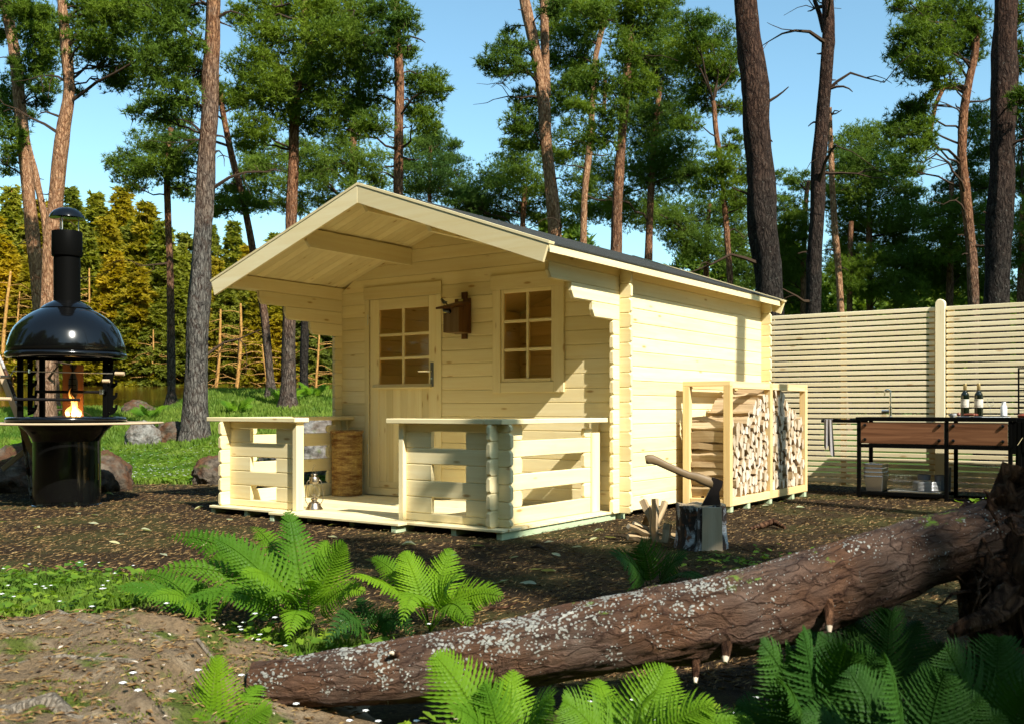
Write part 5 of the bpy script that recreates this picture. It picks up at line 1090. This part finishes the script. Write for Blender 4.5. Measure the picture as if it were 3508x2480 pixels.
for k,(lb,bx,Yb,tips) in enumerate((('deep green fern in the shade left of the root plate',1850,2.35,((1705,1440),(1800,1412),(1965,1470),(1760,1540),(1900,1450),(1650,1580),(2010,1560))),('deep green fern spreading in front at the bottom right',2050,2.1,((1900,1500),(2120,1510),(1800,1600),(2200,1560),(1990,1480),(2250,1600))),('deep green fern at the right corner below the root plate',2230,2.3,((2240,1428),(2120,1450),(2300,1470),(2140,1520),(2330,1540),(2060,1500))),('shaded fern behind, under the raised part of the log',1980,2.85,((1800,1400),(1900,1375),(2060,1390),(1760,1450),(2120,1440),(2000,1370))))):
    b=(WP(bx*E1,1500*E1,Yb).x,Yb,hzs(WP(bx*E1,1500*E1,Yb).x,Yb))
    fern(lb,b,[(D(x,y,Yb+random.uniform(-.18,.22)),random.uniform(.11,.15),random.uniform(.2,.34)) for x,y in tips],m_fern_shaded,pairs=24)  # their deep green holds the shade of this corner
for k,(px,py,s,lb) in enumerate(((10,975,.7,'fern clump at the left edge behind the fireplace table'),(75,965,.5,'small fern clump left of the fireplace drum'),(640,905,.55,'fern clump on the grassy rise right of the thick trunk'),(530,905,.5,'fern clump on the grassy rise left of the bowing trunk'),(700,900,.5,'fern clump on the grassy rise beside the cabin corner'),(330,915,.5,'fern clump by the lake shore near the grey stone'))):
    Y=(14.,15.5,23.,21.,24.,23.)[k]; x=(px*E1-CX)/F_PX*Y; z=hzs(x,Y); fr=[]
    for j in range(11): w=j*.571+random.uniform(-.2,.2); fr.append(((x+s*math.cos(w)*random.uniform(.6,1),Y+s*math.sin(w)*.8,z+s*random.uniform(.35,.8)),.14*s/.6,.25))
    fern(lb,(x,Y,z),fr,m_fern,pairs=12)

# ---------------------------------------------------------------- the wood all round: behind the fence and behind the viewer
def wood_mass(name,spots,tuft,k,per,mat):
    C=[];Dn=[];S_=[]
    for x,y,H,R0 in spots:
        z0=hzs(x,y); n=int(per*(.6+.4*R0/2)); f=rng.uniform(0,1,n)**.85; r=R0*(1-f)**.6*(.35+.65*np.abs(np.sin(f*19+x)))*rng.uniform(.25,1.,n)**.5; w=rng.uniform(0,6.28,n)
        C.append(np.stack([x+r*np.cos(w),y+r*np.sin(w),z0+.3+f*H],1)); Dn.append(np.stack([np.cos(w),np.sin(w),np.full(n,.5)],1)); S_.append(np.full(n,tuft)*rng.uniform(.7,1.3,n))
    C=np.concatenate(C); V,Fc=needles(C,unit(np.concatenate(Dn)),np.concatenate(S_),k,.20,.6); o=npmesh(name,V,Fc,mat); o['kind']='stuff'; return o
sp=[]
for k in range(125):
    y=random.uniform(38,58); x=y*random.uniform(-.10,.60); sp.append((x,y,random.uniform(4.,7.6),random.uniform(1.6,2.8)))
for k in range(0):
    y=random.uniform(24,34); x=y*random.uniform(.05,.60); sp.append((x,y,random.uniform(.8,1.9),random.uniform(1.,1.8)))
wood_mass('far_forest',sp,.42,6,420,m_needle_far)
sp=[]
for k in range(130):  # unseen trees added behind the viewer to lower the sky fill
    w=R(random.uniform(108,432)); 
    r=random.uniform(28,37); x,y=r*math.sin(w),r*math.cos(w)
    if y>-4 and abs(x)<max(y,0)*.62+7: continue
    sp.append((x,y,random.uniform(17,21.5),random.uniform(3.2,4.8)))
for k in range(36):  # nearer unseen trees, added to block more of the sky light
    w=R(random.uniform(192,262)); r=random.uniform(11,17); x,y=r*math.sin(w)*(1.15 if w<3 else 1),r*math.cos(w)
    sp.append((x,y,random.uniform(12,16),random.uniform(2.4,3.4)))
wood_mass('forest',sp,1.2,5,300,m_needle_far)
# ---------------------------------------------------------------- rocks, mound, fallen log
def rock(name,label,c,r,mat,seed,sub=5,rough=.22,group=None):
    import bmesh
    bm=bmesh.new(); bmesh.ops.create_icosphere(bm,subdivisions=sub,radius=1.)
    from mathutils import noise as mn
    for v in bm.verts:
        p=v.co.copy(); o=Vector((seed*3.7,seed*1.3,seed*2.1)); d=mn.noise(p*1.1+o)*.9+mn.noise(p*2.3+o)*.6-abs(mn.noise(p*3.3+o))*.5+mn.noise(p*6+o)*.3+mn.noise(p*13+o)*.16
        q=p*(1+rough*d); q.z=max(q.z,-.45); k=mn.cell(p*1.6+o)*.06; v.co=Vector((q.x*r[0],q.y*r[1],q.z*r[2]))*(1+k*.5)
    me=bpy.data.meshes.new(name); bm.to_mesh(me); bm.free(); me.polygons.foreach_set('use_smooth',[True]*len(me.polygons))
    o=link(name,me,None,mat); o.location=c; return tagp(o,label,'rock',group)
def RG(px,Y): x=(px-CX)/F_PX*Y; return x,Y,hzs(x,Y)
x,y,z=RG(120,11.3); rock('boulder','big reddish brown boulder behind the fireplace drum',(x,y,z+.16),(.62,.6,.40),m_rock,1)
x,y,z=RG(345,11.1); rock('boulder','low brown mossy boulder sticking out right of the fireplace drum',(x,y,z+.06),(.34,.45,.36),m_rock,2)
x,y,z=RG(488,18); rock('boulder','pale grey stone standing in the grass right of the fireplace table',(x,y,z+.12),(.32,.25,.36),m_rockgrey,3)
x,y,z=RG(590,18.3); rock('boulder','brown mossy stone leaning on the grey stone in the grass',(x,y,z+.05),(.36,.3,.34),m_rock,4)
x,y,z=RG(478,24.5); rock('boulder','mossy stone on the lake shore left of the thick pine',(x,y,z+.0),(.40,.4,.36),m_rock,5)
x,y,z=RG(722,12.1); rock('boulder','round mossy stone in the grass beside the left end of the terrace rail',(x,y,z+.09),(.24,.25,.24),m_rock,6)
x,y,z=RG(1085,13.2); rock('boulder','large pale lichened boulder seen through the gaps of the left rail',(x,y,z+.22),(.70,.6,.55),m_rockgrey,7)
# mound with roots in front at the left
xs_=np.linspace(-2.9,-.12,150); ys_=np.linspace(1.55,3.85,130); gx_,gy_=np.meshgrid(xs_,ys_)
H=(.40+.12*(val_noise(gx_*2.3+3,gy_*0+1,81)-.5))*sstep(-.20,-1.05,gx_+ (fbm(gx_*1.5,gy_*1.5,31,3)-.45)*.35)*(.86+.3*(fbm(gx_*.9+5,gy_*.9,33,2)-.45))
Sy=sstep(3.42,3.08,gy_+(fbm(gx_*1.3,gy_*0,35,3)-.45)*.4)*(1-.22*sstep(3.0,2.2,gy_))
zz=H*Sy-.05+(fbm(gx_*3,gy_*3,37,4)-.45)*.09*sstep(.02,.12,H*Sy)+((np.abs(fbm(gx_*5,gy_*5,39,3)-.45))*.06+(fbm(gx_*14,gy_*14,41,3)-.45)*.035+np.clip(1-np.abs(fbm(gx_*1.5,gy_*2.0,43,2)-.42)*18,0,1)*.035+np.clip(1-np.abs(fbm(gx_*1.9+4,gy_*2.6,45,2)-.40)*22,0,1)*.022+(fbm(gx_*2.2,gy_*2.2,47,2)-.4)*.14)*sstep(.02,.12,H*Sy)
V=np.stack([gx_.ravel(),gy_.ravel(),zz.ravel()],1); i=(np.arange(129)[:,None]*150+np.arange(149)[None,:]).ravel()
md=npmesh('earth_mound',V,np.stack([i,i+1,i+151,i+150],1),m_mound,None,None,True); md['kind']='thing'; tagp(md,'low earth mound with moss, needles and bare roots at the bottom left','mound')
def mz(x,y): j=int(np.clip((x+2.9)/2.78*149,0,149)); k=int(np.clip((y-1.55)/2.3*129,0,129)); return float(zz[k,j])
m_grayroot=M_bark('grey bare root',(.13,.105,.075),(.36,.31,.24),(.13,.105,.075),(.36,.31,.24),5,9,4.,.7)
for k,(p,r) in enumerate((([(-1.9,2.42),(-1.5,2.36),(-1.15,2.30),(-.9,2.22),(-.75,2.05)],.038),([(-2.0,3.18),(-1.6,3.22),(-1.3,3.20),(-1.05,3.12),(-.8,3.14)],.020),([(-1.75,3.05),(-1.62,2.85),(-1.55,2.62),(-1.3,2.5)],.016),([(-1.2,2.95),(-1.0,2.86),(-.82,2.80)],.013),([(-1.45,3.15),(-1.25,2.98),(-1.12,2.78),(-1.1,2.6)],.012),([(-.95,2.6),(-1.2,2.66),(-1.4,2.6),(-1.6,2.52)],.014))):
    path=[]
    for a,b in zip(p[:-1],p[1:]):
        for q in (0,.33,.66): x=a[0]+(b[0]-a[0])*q+random.gauss(0,.008); y=a[1]+(b[1]-a[1])*q+random.gauss(0,.008); path.append((x,y,max(mz(x,y),0)-r*random.uniform(.05,.55)))
    path.append((p[-1][0],p[-1][1],max(mz(*p[-1]),0)-.01)); n=len(path)
    MB().tube(path,[r*(1-.7*j/n)*random.uniform(.6,1.3) for j in range(n)],8).build('root',m_grayroot,md,smooth=70)
V=[];F=[]
for k in range(150):
    x,y=random.uniform(-2.2,-.6),random.uniform(1.9,3.25); z=mz(x,y)+.006
    if z<.04: continue
    w=random.uniform(0,6.28); l=random.uniform(.004,.013); c_,s_=math.cos(w)*l,math.sin(w)*l; b=len(V)
    V+=[(x-c_,y-s_,z),(x+s_*.4,y-c_*.4,z+.003),(x+c_,y+s_,z+random.uniform(0,.006)),(x-s_*.4,y+c_*.4,z+.004)]; F.append((b,b+1,b+2,b+3))
o=MB().add(V,F).build('bark_chips',m_splitend,md,0,smooth=0); o['kind']='stuff'
# the log
ax_=[(566,1534,2.80),(640,1530,2.80),(760,1520,2.82),(892,1506,2.83),(1050,1482,2.84),(1159,1462,2.85),(1356,1422,2.86),(1500,1400,2.87),(1650,1376,2.88),(1800,1334,2.90),(1950,1281,2.92),(2061,1239,2.95),(2200,1205,2.98),(2275,1190,3.0)]
rad_=[48,54,62,70,73,77,81,88,93,90,83,77,76,82]
P=[WP(x*E1,y*E1,Y) for x,y,Y in ax_]; Rr=[r*E1*Y/F_PX for r,(x,y,Y) in zip(rad_,ax_)]
Q=[];QR=[]
for i in range(len(P)-1):
    for j in range(14): q=j/14; Q.append(P[i].lerp(P[i+1],q)); QR.append(Rr[i]+(Rr[i+1]-Rr[i])*q)
Q.append(P[-1]);QR.append(Rr[-1])
nseg=72; m=MB(); m.tube(Q,QR,nseg); v=np.array(m.v); cen=np.repeat(np.array([tuple(p) for p in Q]),nseg,0); off=v-cen; an=np.tile(np.arange(nseg)/nseg*2*np.pi,len(Q)); ss=np.repeat(np.arange(len(Q)),nseg)*.0135
pl_=val_noise(np.floor(an/2/np.pi*16+ .6*np.sin(ss*6))*3.1,np.floor(ss*9+val_noise(np.floor(an*3),ss*0,5)*3)*1.7,7)
off*= (1+.10*(fbm(an*1.0+7,ss*2.,51,4)-.45)+.085*(pl_-.5)+.16*(fbm(an*5,ss*8,53,4)-.45)-.045*np.clip(1-np.abs(fbm(an*6,ss*7,57,3)-.46)*14,0,1))[:,None]
m.v=(cen+off).tolist(); lg=m.build('fallen_log',m_fallen,None,smooth=80,org=(0,0,0))
gc=np.stack([ss,np.cos(an)*.11,np.sin(an)*.11],1).astype(np.float32); at=lg.data.attributes.new('gc','FLOAT_VECTOR','POINT'); at.data.foreach_set('vector',gc.ravel())
tagp(lg,'fallen log with reddish bark and white lichen spots lying across the foreground','log')
for (x,y,Y,dx,dy,dz,r) in ((1856,1335,2.81,-.012,-.05,-.075,.018),(1630,1415,2.80,-.015,-.05,-.06,.020),(1560,1470,2.82,-.01,-.05,-.05,.014),(1000,1545,2.80,.03,-.03,-.07,.018),(900,1470,2.80,-.02,-.05,.02,.012)):
    p=WP(x*E1,y*E1,Y); b=MB().tube([p-Vector((dx,dy,dz))*.4,p,p+Vector((dx,dy,dz))*.6,p+Vector((dx,dy,dz))],[r*1.5,r,r*.8,r*.6],8).build('branch_stub',m_root,lg,smooth=60,org=(0,0,0))
    MB().tube([p+Vector((dx,dy,dz))*.98,p+Vector((dx,dy,dz))*1.2],[r*.58,r*.3],7).build('broken_end',m_splitend,b,0,smooth=60,org=(0,0,0))
rp=thing('root_plate','upturned root plate of torn brown wood at the right end of the log','root plate',(1.42,3.0,0)); o0=np.array((1.42,3.,0))
def chunk(p,q,r0,r1,seg=8,wob=.16,mat=None,nm='root'):
    m=MB(); limb(m,p,q,r0,r1,seg,wob,14); v=np.array(m.v); n=len(v); f=np.repeat(np.arange(seg+1),14)[:n]; a=np.tile(np.arange(14),seg+1)
    c=np.array([v[i*14:(i+1)*14].mean(0) for i in range(seg+1)])[f]; v=c+(v-c)*(1+.35*np.sin(a*2.7+f*.4)+.18*np.sin(a*6.1+f*1.1))[:,None]; m.v=v.tolist(); return m.build(nm,mat or m_root,rp,smooth=50,org=o0)
def PD(x,y,Y): return WP(x*E1,y*E1,Y)
chunk(PD(2260,1330,3.0),PD(2275,1115,2.95),.085,.040); chunk(PD(2285,1300,3.05),PD(2300,1055,3.05),.10,.05); chunk(PD(2235,1230,2.98),PD(2310,1640,2.9),.12,.09); chunk(PD(2250,1290,2.95),PD(2245,1600,2.8),.07,.05)
chunk(PD(2240,1320,2.92),PD(2130,1420,2.75),.05,.012,8,.3); chunk(PD(2230,1330,2.95),PD(2180,1500,2.85),.05,.018,8,.3); chunk(PD(2200,1200,2.95),PD(2300,1240,3.05),.09,.12); chunk(PD(2285,1400,2.9),PD(2360,1250,3.1),.11,.10); chunk(PD(2290,1500,2.9),PD(2220,1420,2.8),.05,.02,8,.3)
for k in range(26): p=PD(random.uniform(2180,2310),random.uniform(1180,1520),2.88); limb_m=MB(); limb(limb_m,p,p+Vector((random.gauss(-.03,.08),random.uniform(-.1,0),random.gauss(-.05,.09))),.006,.0015,5,.3,5); limb_m.build('rootlet',m_root,rp,None,smooth=60,org=o0)
# ---------------------------------------------------------------- grass, ivy, litter, leaves
def scatter(n,x0,x1,y0,y1,thr=.5,wedge=None,yp=1.):
    u=rng.uniform(0,1,n)**yp; y=y0+(y1-y0)*u; 
    if wedge: x=y*rng.uniform(wedge[0],wedge[1],n)
    else: x=rng.uniform(x0,x1,n)
    k=(grassmask(x,y)>rng.uniform(thr*.5,thr*1.5,n)); 
    k&=~((np.abs((x-OX)*CO-(y-OY)*SI-UC)<1.75)&(((x-OX)*SI+(y-OY)*CO)>-1.8)&(((x-OX)*SI+(y-OY)*CO)<3.4))
    return x[k],y[k]
def ground_z(x,y):
    z=hz(x,y); 
    k=(x<-.13)&(x>-2.9)&(y>1.6)&(y<3.85); j=np.clip(((x+2.9)/2.78*149).astype(int),0,149); q=np.clip(((y-1.55)/2.3*129).astype(int),0,129)
    return np.where(k,np.maximum(z,zz[q,j]),z),k&(zz[q,j]>-.02)
def blades(x,y,hh,w,lean=.55):
    n=len(x); z,onm=ground_z(x,y); k=~onm; x,y,z=x[k],y[k],z[k]; n=len(x); a=rng.uniform(0,6.28,n); L=hh*rng.uniform(.45,1.2,n)*(.55+.9*fbm(x*2.2,y*2.2,61,2)); W_=w*rng.uniform(.7,1.3,n)
    dx,dy=np.cos(a)*L*lean*rng.uniform(.2,1.1,n),np.sin(a)*L*lean*rng.uniform(.2,1.1,n); b=rng.uniform(0,6.28,n); wx,wy=np.cos(b)*W_,np.sin(b)*W_
    V=np.stack([np.stack([x-wx,y-wy,z-.01],1),np.stack([x+wx,y+wy,z-.01],1),np.stack([x+dx*.45+wx*.6,y+dy*.45+wy*.6,z+L*.62],1),np.stack([x+dx,y+dy,z+L],1)],1).reshape(-1,3)
    i=np.arange(n)*4; return V,np.concatenate([np.stack([i,i+1,i+2],1),np.stack([i,i+2,i+3],1)])
def stuff(name,parts,mat):
    V=[];F=[];o=0
    for v,f in parts: V.append(v);F.append(f+o);o+=len(v)
    ob=npmesh(name,np.concatenate(V),np.concatenate(F),mat); ob['kind']='stuff'; return ob
parts=[]
x,y=scatter(90000,0,0,11.8,17,.5,(-.545,-.13)); parts.append(blades(x,y,.085,.010))
x,y=scatter(60000,0,0,17,29,.5,(-.545,-.10)); parts.append(blades(x,y,.13,.020))
x,y=scatter(30000,-4.6,-1.4,4.0,6.2); parts.append(blades(x,y,.065,.0032))
x,y=scatter(14000,3.2,6.2,7.6,9.9); parts.append(blades(x,y,.06,.0045))
x,y=scatter(16000,-2.6,1.0,2.9,4.4); parts.append(blades(x,y,.055,.0028))
x,y=scatter(22000,-.9,2.9,1.6,3.2); parts.append(blades(x,y,.06,.0025))
stuff('grass',parts,m_grass)
def leaves(x,y,s,hh):
    n=len(x); z,onm=ground_z(x,y); k=~onm; x,y,z=x[k],y[k],z[k]; n=len(x); z=z+hh*rng.uniform(.25,1.1,n); a=rng.uniform(0,6.28,n); L=s*rng.uniform(.6,1.25,n); t1=rng.uniform(-.5,.5,n); t2=rng.uniform(-.3,.45,n)
    c,s_=np.cos(a),np.sin(a); P=lambda f,g,up: np.stack([x+c*L*f-s_*L*g,y+s_*L*f+c*L*g,z+L*(f*t1+g*t2)+L*up],1)
    V=np.stack([P(-.5,0,0),P(-.25,.42,.08),P(.05,.30,.05),P(.12,.52,.12),P(.6,0,-.05),P(.12,-.52,.12),P(.05,-.30,.05),P(-.25,-.42,.08)],1).reshape(-1,3); i=np.arange(n)*8
    return V,np.concatenate([np.stack([i,i+2,i+1],1),np.stack([i,i+4,i+2],1),np.stack([i+2,i+4,i+3],1),np.stack([i,i+7,i+6],1),np.stack([i,i+6,i+4],1),np.stack([i+6,i+5,i+4],1)])
parts=[]
x,y=scatter(22000,0,0,11.5,18,.55,(-.545,-.13),1.5); parts.append(leaves(x,y,.06,.06))
x,y=scatter(2600,-4.6,-1.2,4.0,6.4,.35); parts.append(leaves(x,y,.042,.075))
x,y=scatter(2600,3.0,6.2,7.4,9.9,.3); parts.append(leaves(x,y,.05,.08))
x,y=scatter(2600,-2.4,1.0,2.9,4.6,.4); parts.append(leaves(x,y,.036,.06))
x,y=scatter(3600,-.9,2.9,1.6,3.2,.4); parts.append(leaves(x,y,.034,.06))
x=rng.normal(1.45,.28,150);y=rng.normal(5.75,.25,150); parts.append(leaves(x,y,.035,.03))
stuff('ground_ivy',parts,m_clover)
parts=[]
for n,a in ((500,(0,0,11.8,17,.5,(-.545,-.13))),(60,(-4.6,-1.2,4.0,6.4,.3)),(70,(3.0,6.2,7.4,9.9,.3)),(50,(-2.4,1.0,2.9,4.6,.3)),(80,(-.9,2.9,1.6,3.2,.3))):
    x,y=scatter(n*3,*a); x,y=x[:n],y[:n]; z,onm=ground_z(x,y); z=z+.085; s=.0055 if a[2]<11 else .010
    for k in range(5):
        w=k*1.2566; cx_,cy_=x+math.cos(w)*s,y+math.sin(w)*s; q=s*.75
        V=np.stack([np.stack([x,y,z],1),np.stack([cx_-q*math.sin(w),cy_+q*math.cos(w),z+.005],1),np.stack([cx_+q*math.cos(w),cy_+q*math.sin(w),z+.004],1),np.stack([cx_+q*math.sin(w),cy_-q*math.cos(w),z+.005],1)],1).reshape(-1,3); i=np.arange(len(x))*4; parts.append((V,np.concatenate([np.stack([i,i+1,i+2],1),np.stack([i,i+2,i+3],1)])))
stuff('white_flowers',parts,m_petal)
# needle and twig litter on the bare soil
t=NT('needle litter'); r=t.noise(t.pos(),40.,1.); t.base(t.ramp(r,[(.3,(.045,.025,.012)),(.5,(.16,.09,.035)),(.7,(.34,.24,.10))]),.85,.15); m_litter=t.m
n=46000; y=3.2+10*rng.uniform(0,1,n)**1.25; x=y*rng.uniform(-.55,.55,n); k=grassmask(x,y)<.4; x,y=x[k],y[k]; z,om=ground_z(x,y); k=~om; x,y,z=x[k],y[k],z[k]+.004; n=len(x); a=rng.uniform(0,3.14,n); L=rng.uniform(.010,.030,n)*np.maximum(1,y/8); w=.0009*np.maximum(1,y/4.5); dx,dy=np.cos(a)*L,np.sin(a)*L
V=np.stack([np.stack([x-dx,y-dy,z],1),np.stack([x-np.sin(a)*w,y+np.cos(a)*w,z+.006],1),np.stack([x+dx,y+dy,z+rng.uniform(0,.012,n)],1),np.stack([x+np.sin(a)*w,y-np.cos(a)*w,z+.003],1)],1).reshape(-1,3); i=np.arange(n)*4
L=L;stuff('needle_litter',[(V,np.stack([i,i+1,i+2],1)),(np.zeros((0,3)),np.zeros((0,3),int))] if False else [(V,np.concatenate([np.stack([i,i+1,i+2],1),np.stack([i,i+2,i+3],1)]))],m_litter)
def strew(n,x0,x1,y0,y1,L0,w0):
    x=rng.uniform(x0,x1,n); y=rng.uniform(y0,y1,n); j=np.clip(((x+2.9)/2.78*149).astype(int),0,149); q=np.clip(((y-1.55)/2.3*129).astype(int),0,129); z=zz[q,j]; k=z>.03; x,y,z=x[k],y[k],z[k]+.004; n=len(x)
    a=rng.normal(.2,.9,n); L=L0*rng.uniform(.4,1.3,n); dx,dy=np.cos(a)*L,np.sin(a)*L; w=w0*rng.uniform(.6,1.5,n)
    V=np.stack([np.stack([x-dx,y-dy,z+rng.uniform(-.004,.004,n)],1),np.stack([x-np.sin(a)*w,y+np.cos(a)*w,z+.004],1),np.stack([x+dx,y+dy,z+rng.uniform(-.004,.006,n)],1),np.stack([x+np.sin(a)*w,y-np.cos(a)*w,z+.002],1)],1).reshape(-1,3); i=np.arange(n)*4
    return V,np.concatenate([np.stack([i,i+1,i+2],1),np.stack([i,i+2,i+3],1)])
stuff('mound_litter',[strew(5000,-2.6,-.2,1.7,3.5,.017,.0016),strew(2600,-2.6,-.2,1.7,3.5,.012,.0045)],m_litter)
n=70000; x=rng.uniform(-2.4,-.15,n); y=rng.uniform(1.75,3.4,n); j=np.clip(((x+2.9)/2.78*149).astype(int),0,149); q=np.clip(((y-1.55)/2.3*129).astype(int),0,129); z=zz[q,j]; ms=fbm(x*2.1,y*2.1,71,4)+.16*sstep(-1.5,-.7,x)-.12*sstep(2.5,3.1,y); k=(z>.03)&(ms>rng.uniform(.60,.66,n)); x,y,z=x[k],y[k],z[k]; n=len(x)
aa=rng.uniform(0,6.28,n); L=rng.uniform(.004,.009,n); dx,dy=np.cos(aa)*L*1.1,np.sin(aa)*L*.8; V=np.stack([np.stack([x-dy*.35,y+dx*.35,z-.002],1),np.stack([x+dy*.35,y-dx*.35,z-.002],1),np.stack([x+dx,y+dy,z+L*.5],1)],1).reshape(-1,3)
m_moss=M_leaf('moss',(.10,.13,.015),(.19,.21,.03),.3,.7,9.,(.06,.09,.012)); npmesh('moss',V,np.arange(len(V)).reshape(-1,3),m_moss)['kind']='stuff'
LM=[]
for k in range(5):
    r_=random.Random(k); V=[];n=7; curl=r_.uniform(.25,.9)
    for j in range(n):
        q=j/(n-1); wd=math.sin(math.pi*(q*.93+.035))**.8*.30; zc_=.10*math.sin(q*3.1+k)*curl
        V+=[(q-.5,-wd,zc_+curl*wd*.7),(q-.5,0,zc_),(q-.5,wd*r_.uniform(.8,1.1),zc_+curl*wd*r_.uniform(.3,.9))]
    F=[]
    for j in range(n-1): b=j*3; F+=[(b,b+1,b+4,b+3),(b+1,b+2,b+5,b+4)]
    me=bpy.data.meshes.new('fallen_leaf'); me.from_pydata(V,[],F); me.polygons.foreach_set('use_smooth',[True]*len(F)); me.materials.append(m_dead); LM.append(me)
lp=[(321,1796),(127,1814),(412,1832),(502,1819),(392,1862),(267,1765),(325,1769),(664,1847),(681,1743),(608,1690),(375,1694),(0,1789),(786,1783),(663,1847),(1143,1802),(1139,1843),(1325,1819),(1400,1871),(1636,1875),(1401,1873),(1975,1879),(2035,1853),(2091,1845),(1638,1876),(1558,1917),(1268,1928),(1401,1874),(1135,1843),(1714,1998),(1808,2004),(1834,1954),(1880,1861),(1878,1960),(2623,1734),(2742,1742),(2679,1720),(560,1905),(1905,1905),(2052,1823),(700,1880),(880,1850),(2390,1690),(1760,1912)]
done=[]
for px,py in lp:
    if any(abs(px-a)+abs(py-b)<14 for a,b in done): continue
    done.append((px,py)); Y=F_PX*CAMZ/(py-HY); o=link('fallen_leaf',random.choice(LM)); o.location=((px-CX)/F_PX*Y,Y,hzs((px-CX)/F_PX*Y,Y)+.012); s=random.uniform(.060,.095); o.scale=(s,s,s); o.rotation_euler=(random.uniform(-.25,.25),random.uniform(-.2,.2),random.uniform(-.7,.7)+random.choice((0,math.pi)))
    tagp(o,'pale dry fallen leaf lying on the bare soil before the cabin','leaf','fallen leaves on the bare soil')
def stick(name,label,p,r,mat):
    m=MB(); m.tube(p,r,8); tagp(m.build(name,mat,None,smooth=60,org=(0,0,0)),label,'stick')
def GP(px,py,up=.012): Y=F_PX*CAMZ/(py-HY); return ((px-CX)/F_PX*Y,Y,hzs((px-CX)/F_PX*Y,Y)+up)
stick('twig','reddish twig with a pale broken end on the dark soil behind the log',[GP(1640,2094),GP(1680,2092),GP(1730,2091),GP(1772,2086,.03)],[.006,.007,.006,.005],m_root)
stick('broken_branch','weathered reddish branch piece on the soil right of the chopping block',[GP(2570,1815),GP(2610,1812,.03),GP(2650,1806,.045),GP(2690,1815,.02)],[.012,.022,.028,.012],m_root)
stick('twig','pale grey splinter on the soil before the terrace corner',[GP(1818,1880),GP(1845,1884,.03),GP(1872,1890)],[.006,.014,.005],m_splitend if False else m_twig)
# pines towards the sun whose crowns shade the right foreground
shade_pine('broad pine behind the viewer whose crown shades the fallen log end',8.6,-4.2,[(1.55,3.3,8.2,.75),(2.3,2.8,8.4,.9),(1.25,2.55,8.,.55),(1.8,2.1,8.6,.8),(2.7,3.7,7.8,.85),(3.3,3.0,8.8,.9),(2.6,2.2,9.,.8),(1.9,4.0,7.6,.6)],.22,12.)
shade_pine('slim pine behind the viewer whose crown dapples the soil before the cabin',6.3,-1.9,[(0.1,6.25,7.4,.50),(-.75,5.95,7.2,.45),(.85,5.75,7.8,.6),(-.25,5.25,7.6,.5),(.55,4.9,8.,.55),(1.45,5.1,7.7,.6),(1.35,6.25,7.2,.5),(-.95,6.65,7.,.3),(-.62,7.62,7.3,.28),(-.1,7.05,7.0,.22),(1.0,4.3,7.8,.45)],.17,11.)
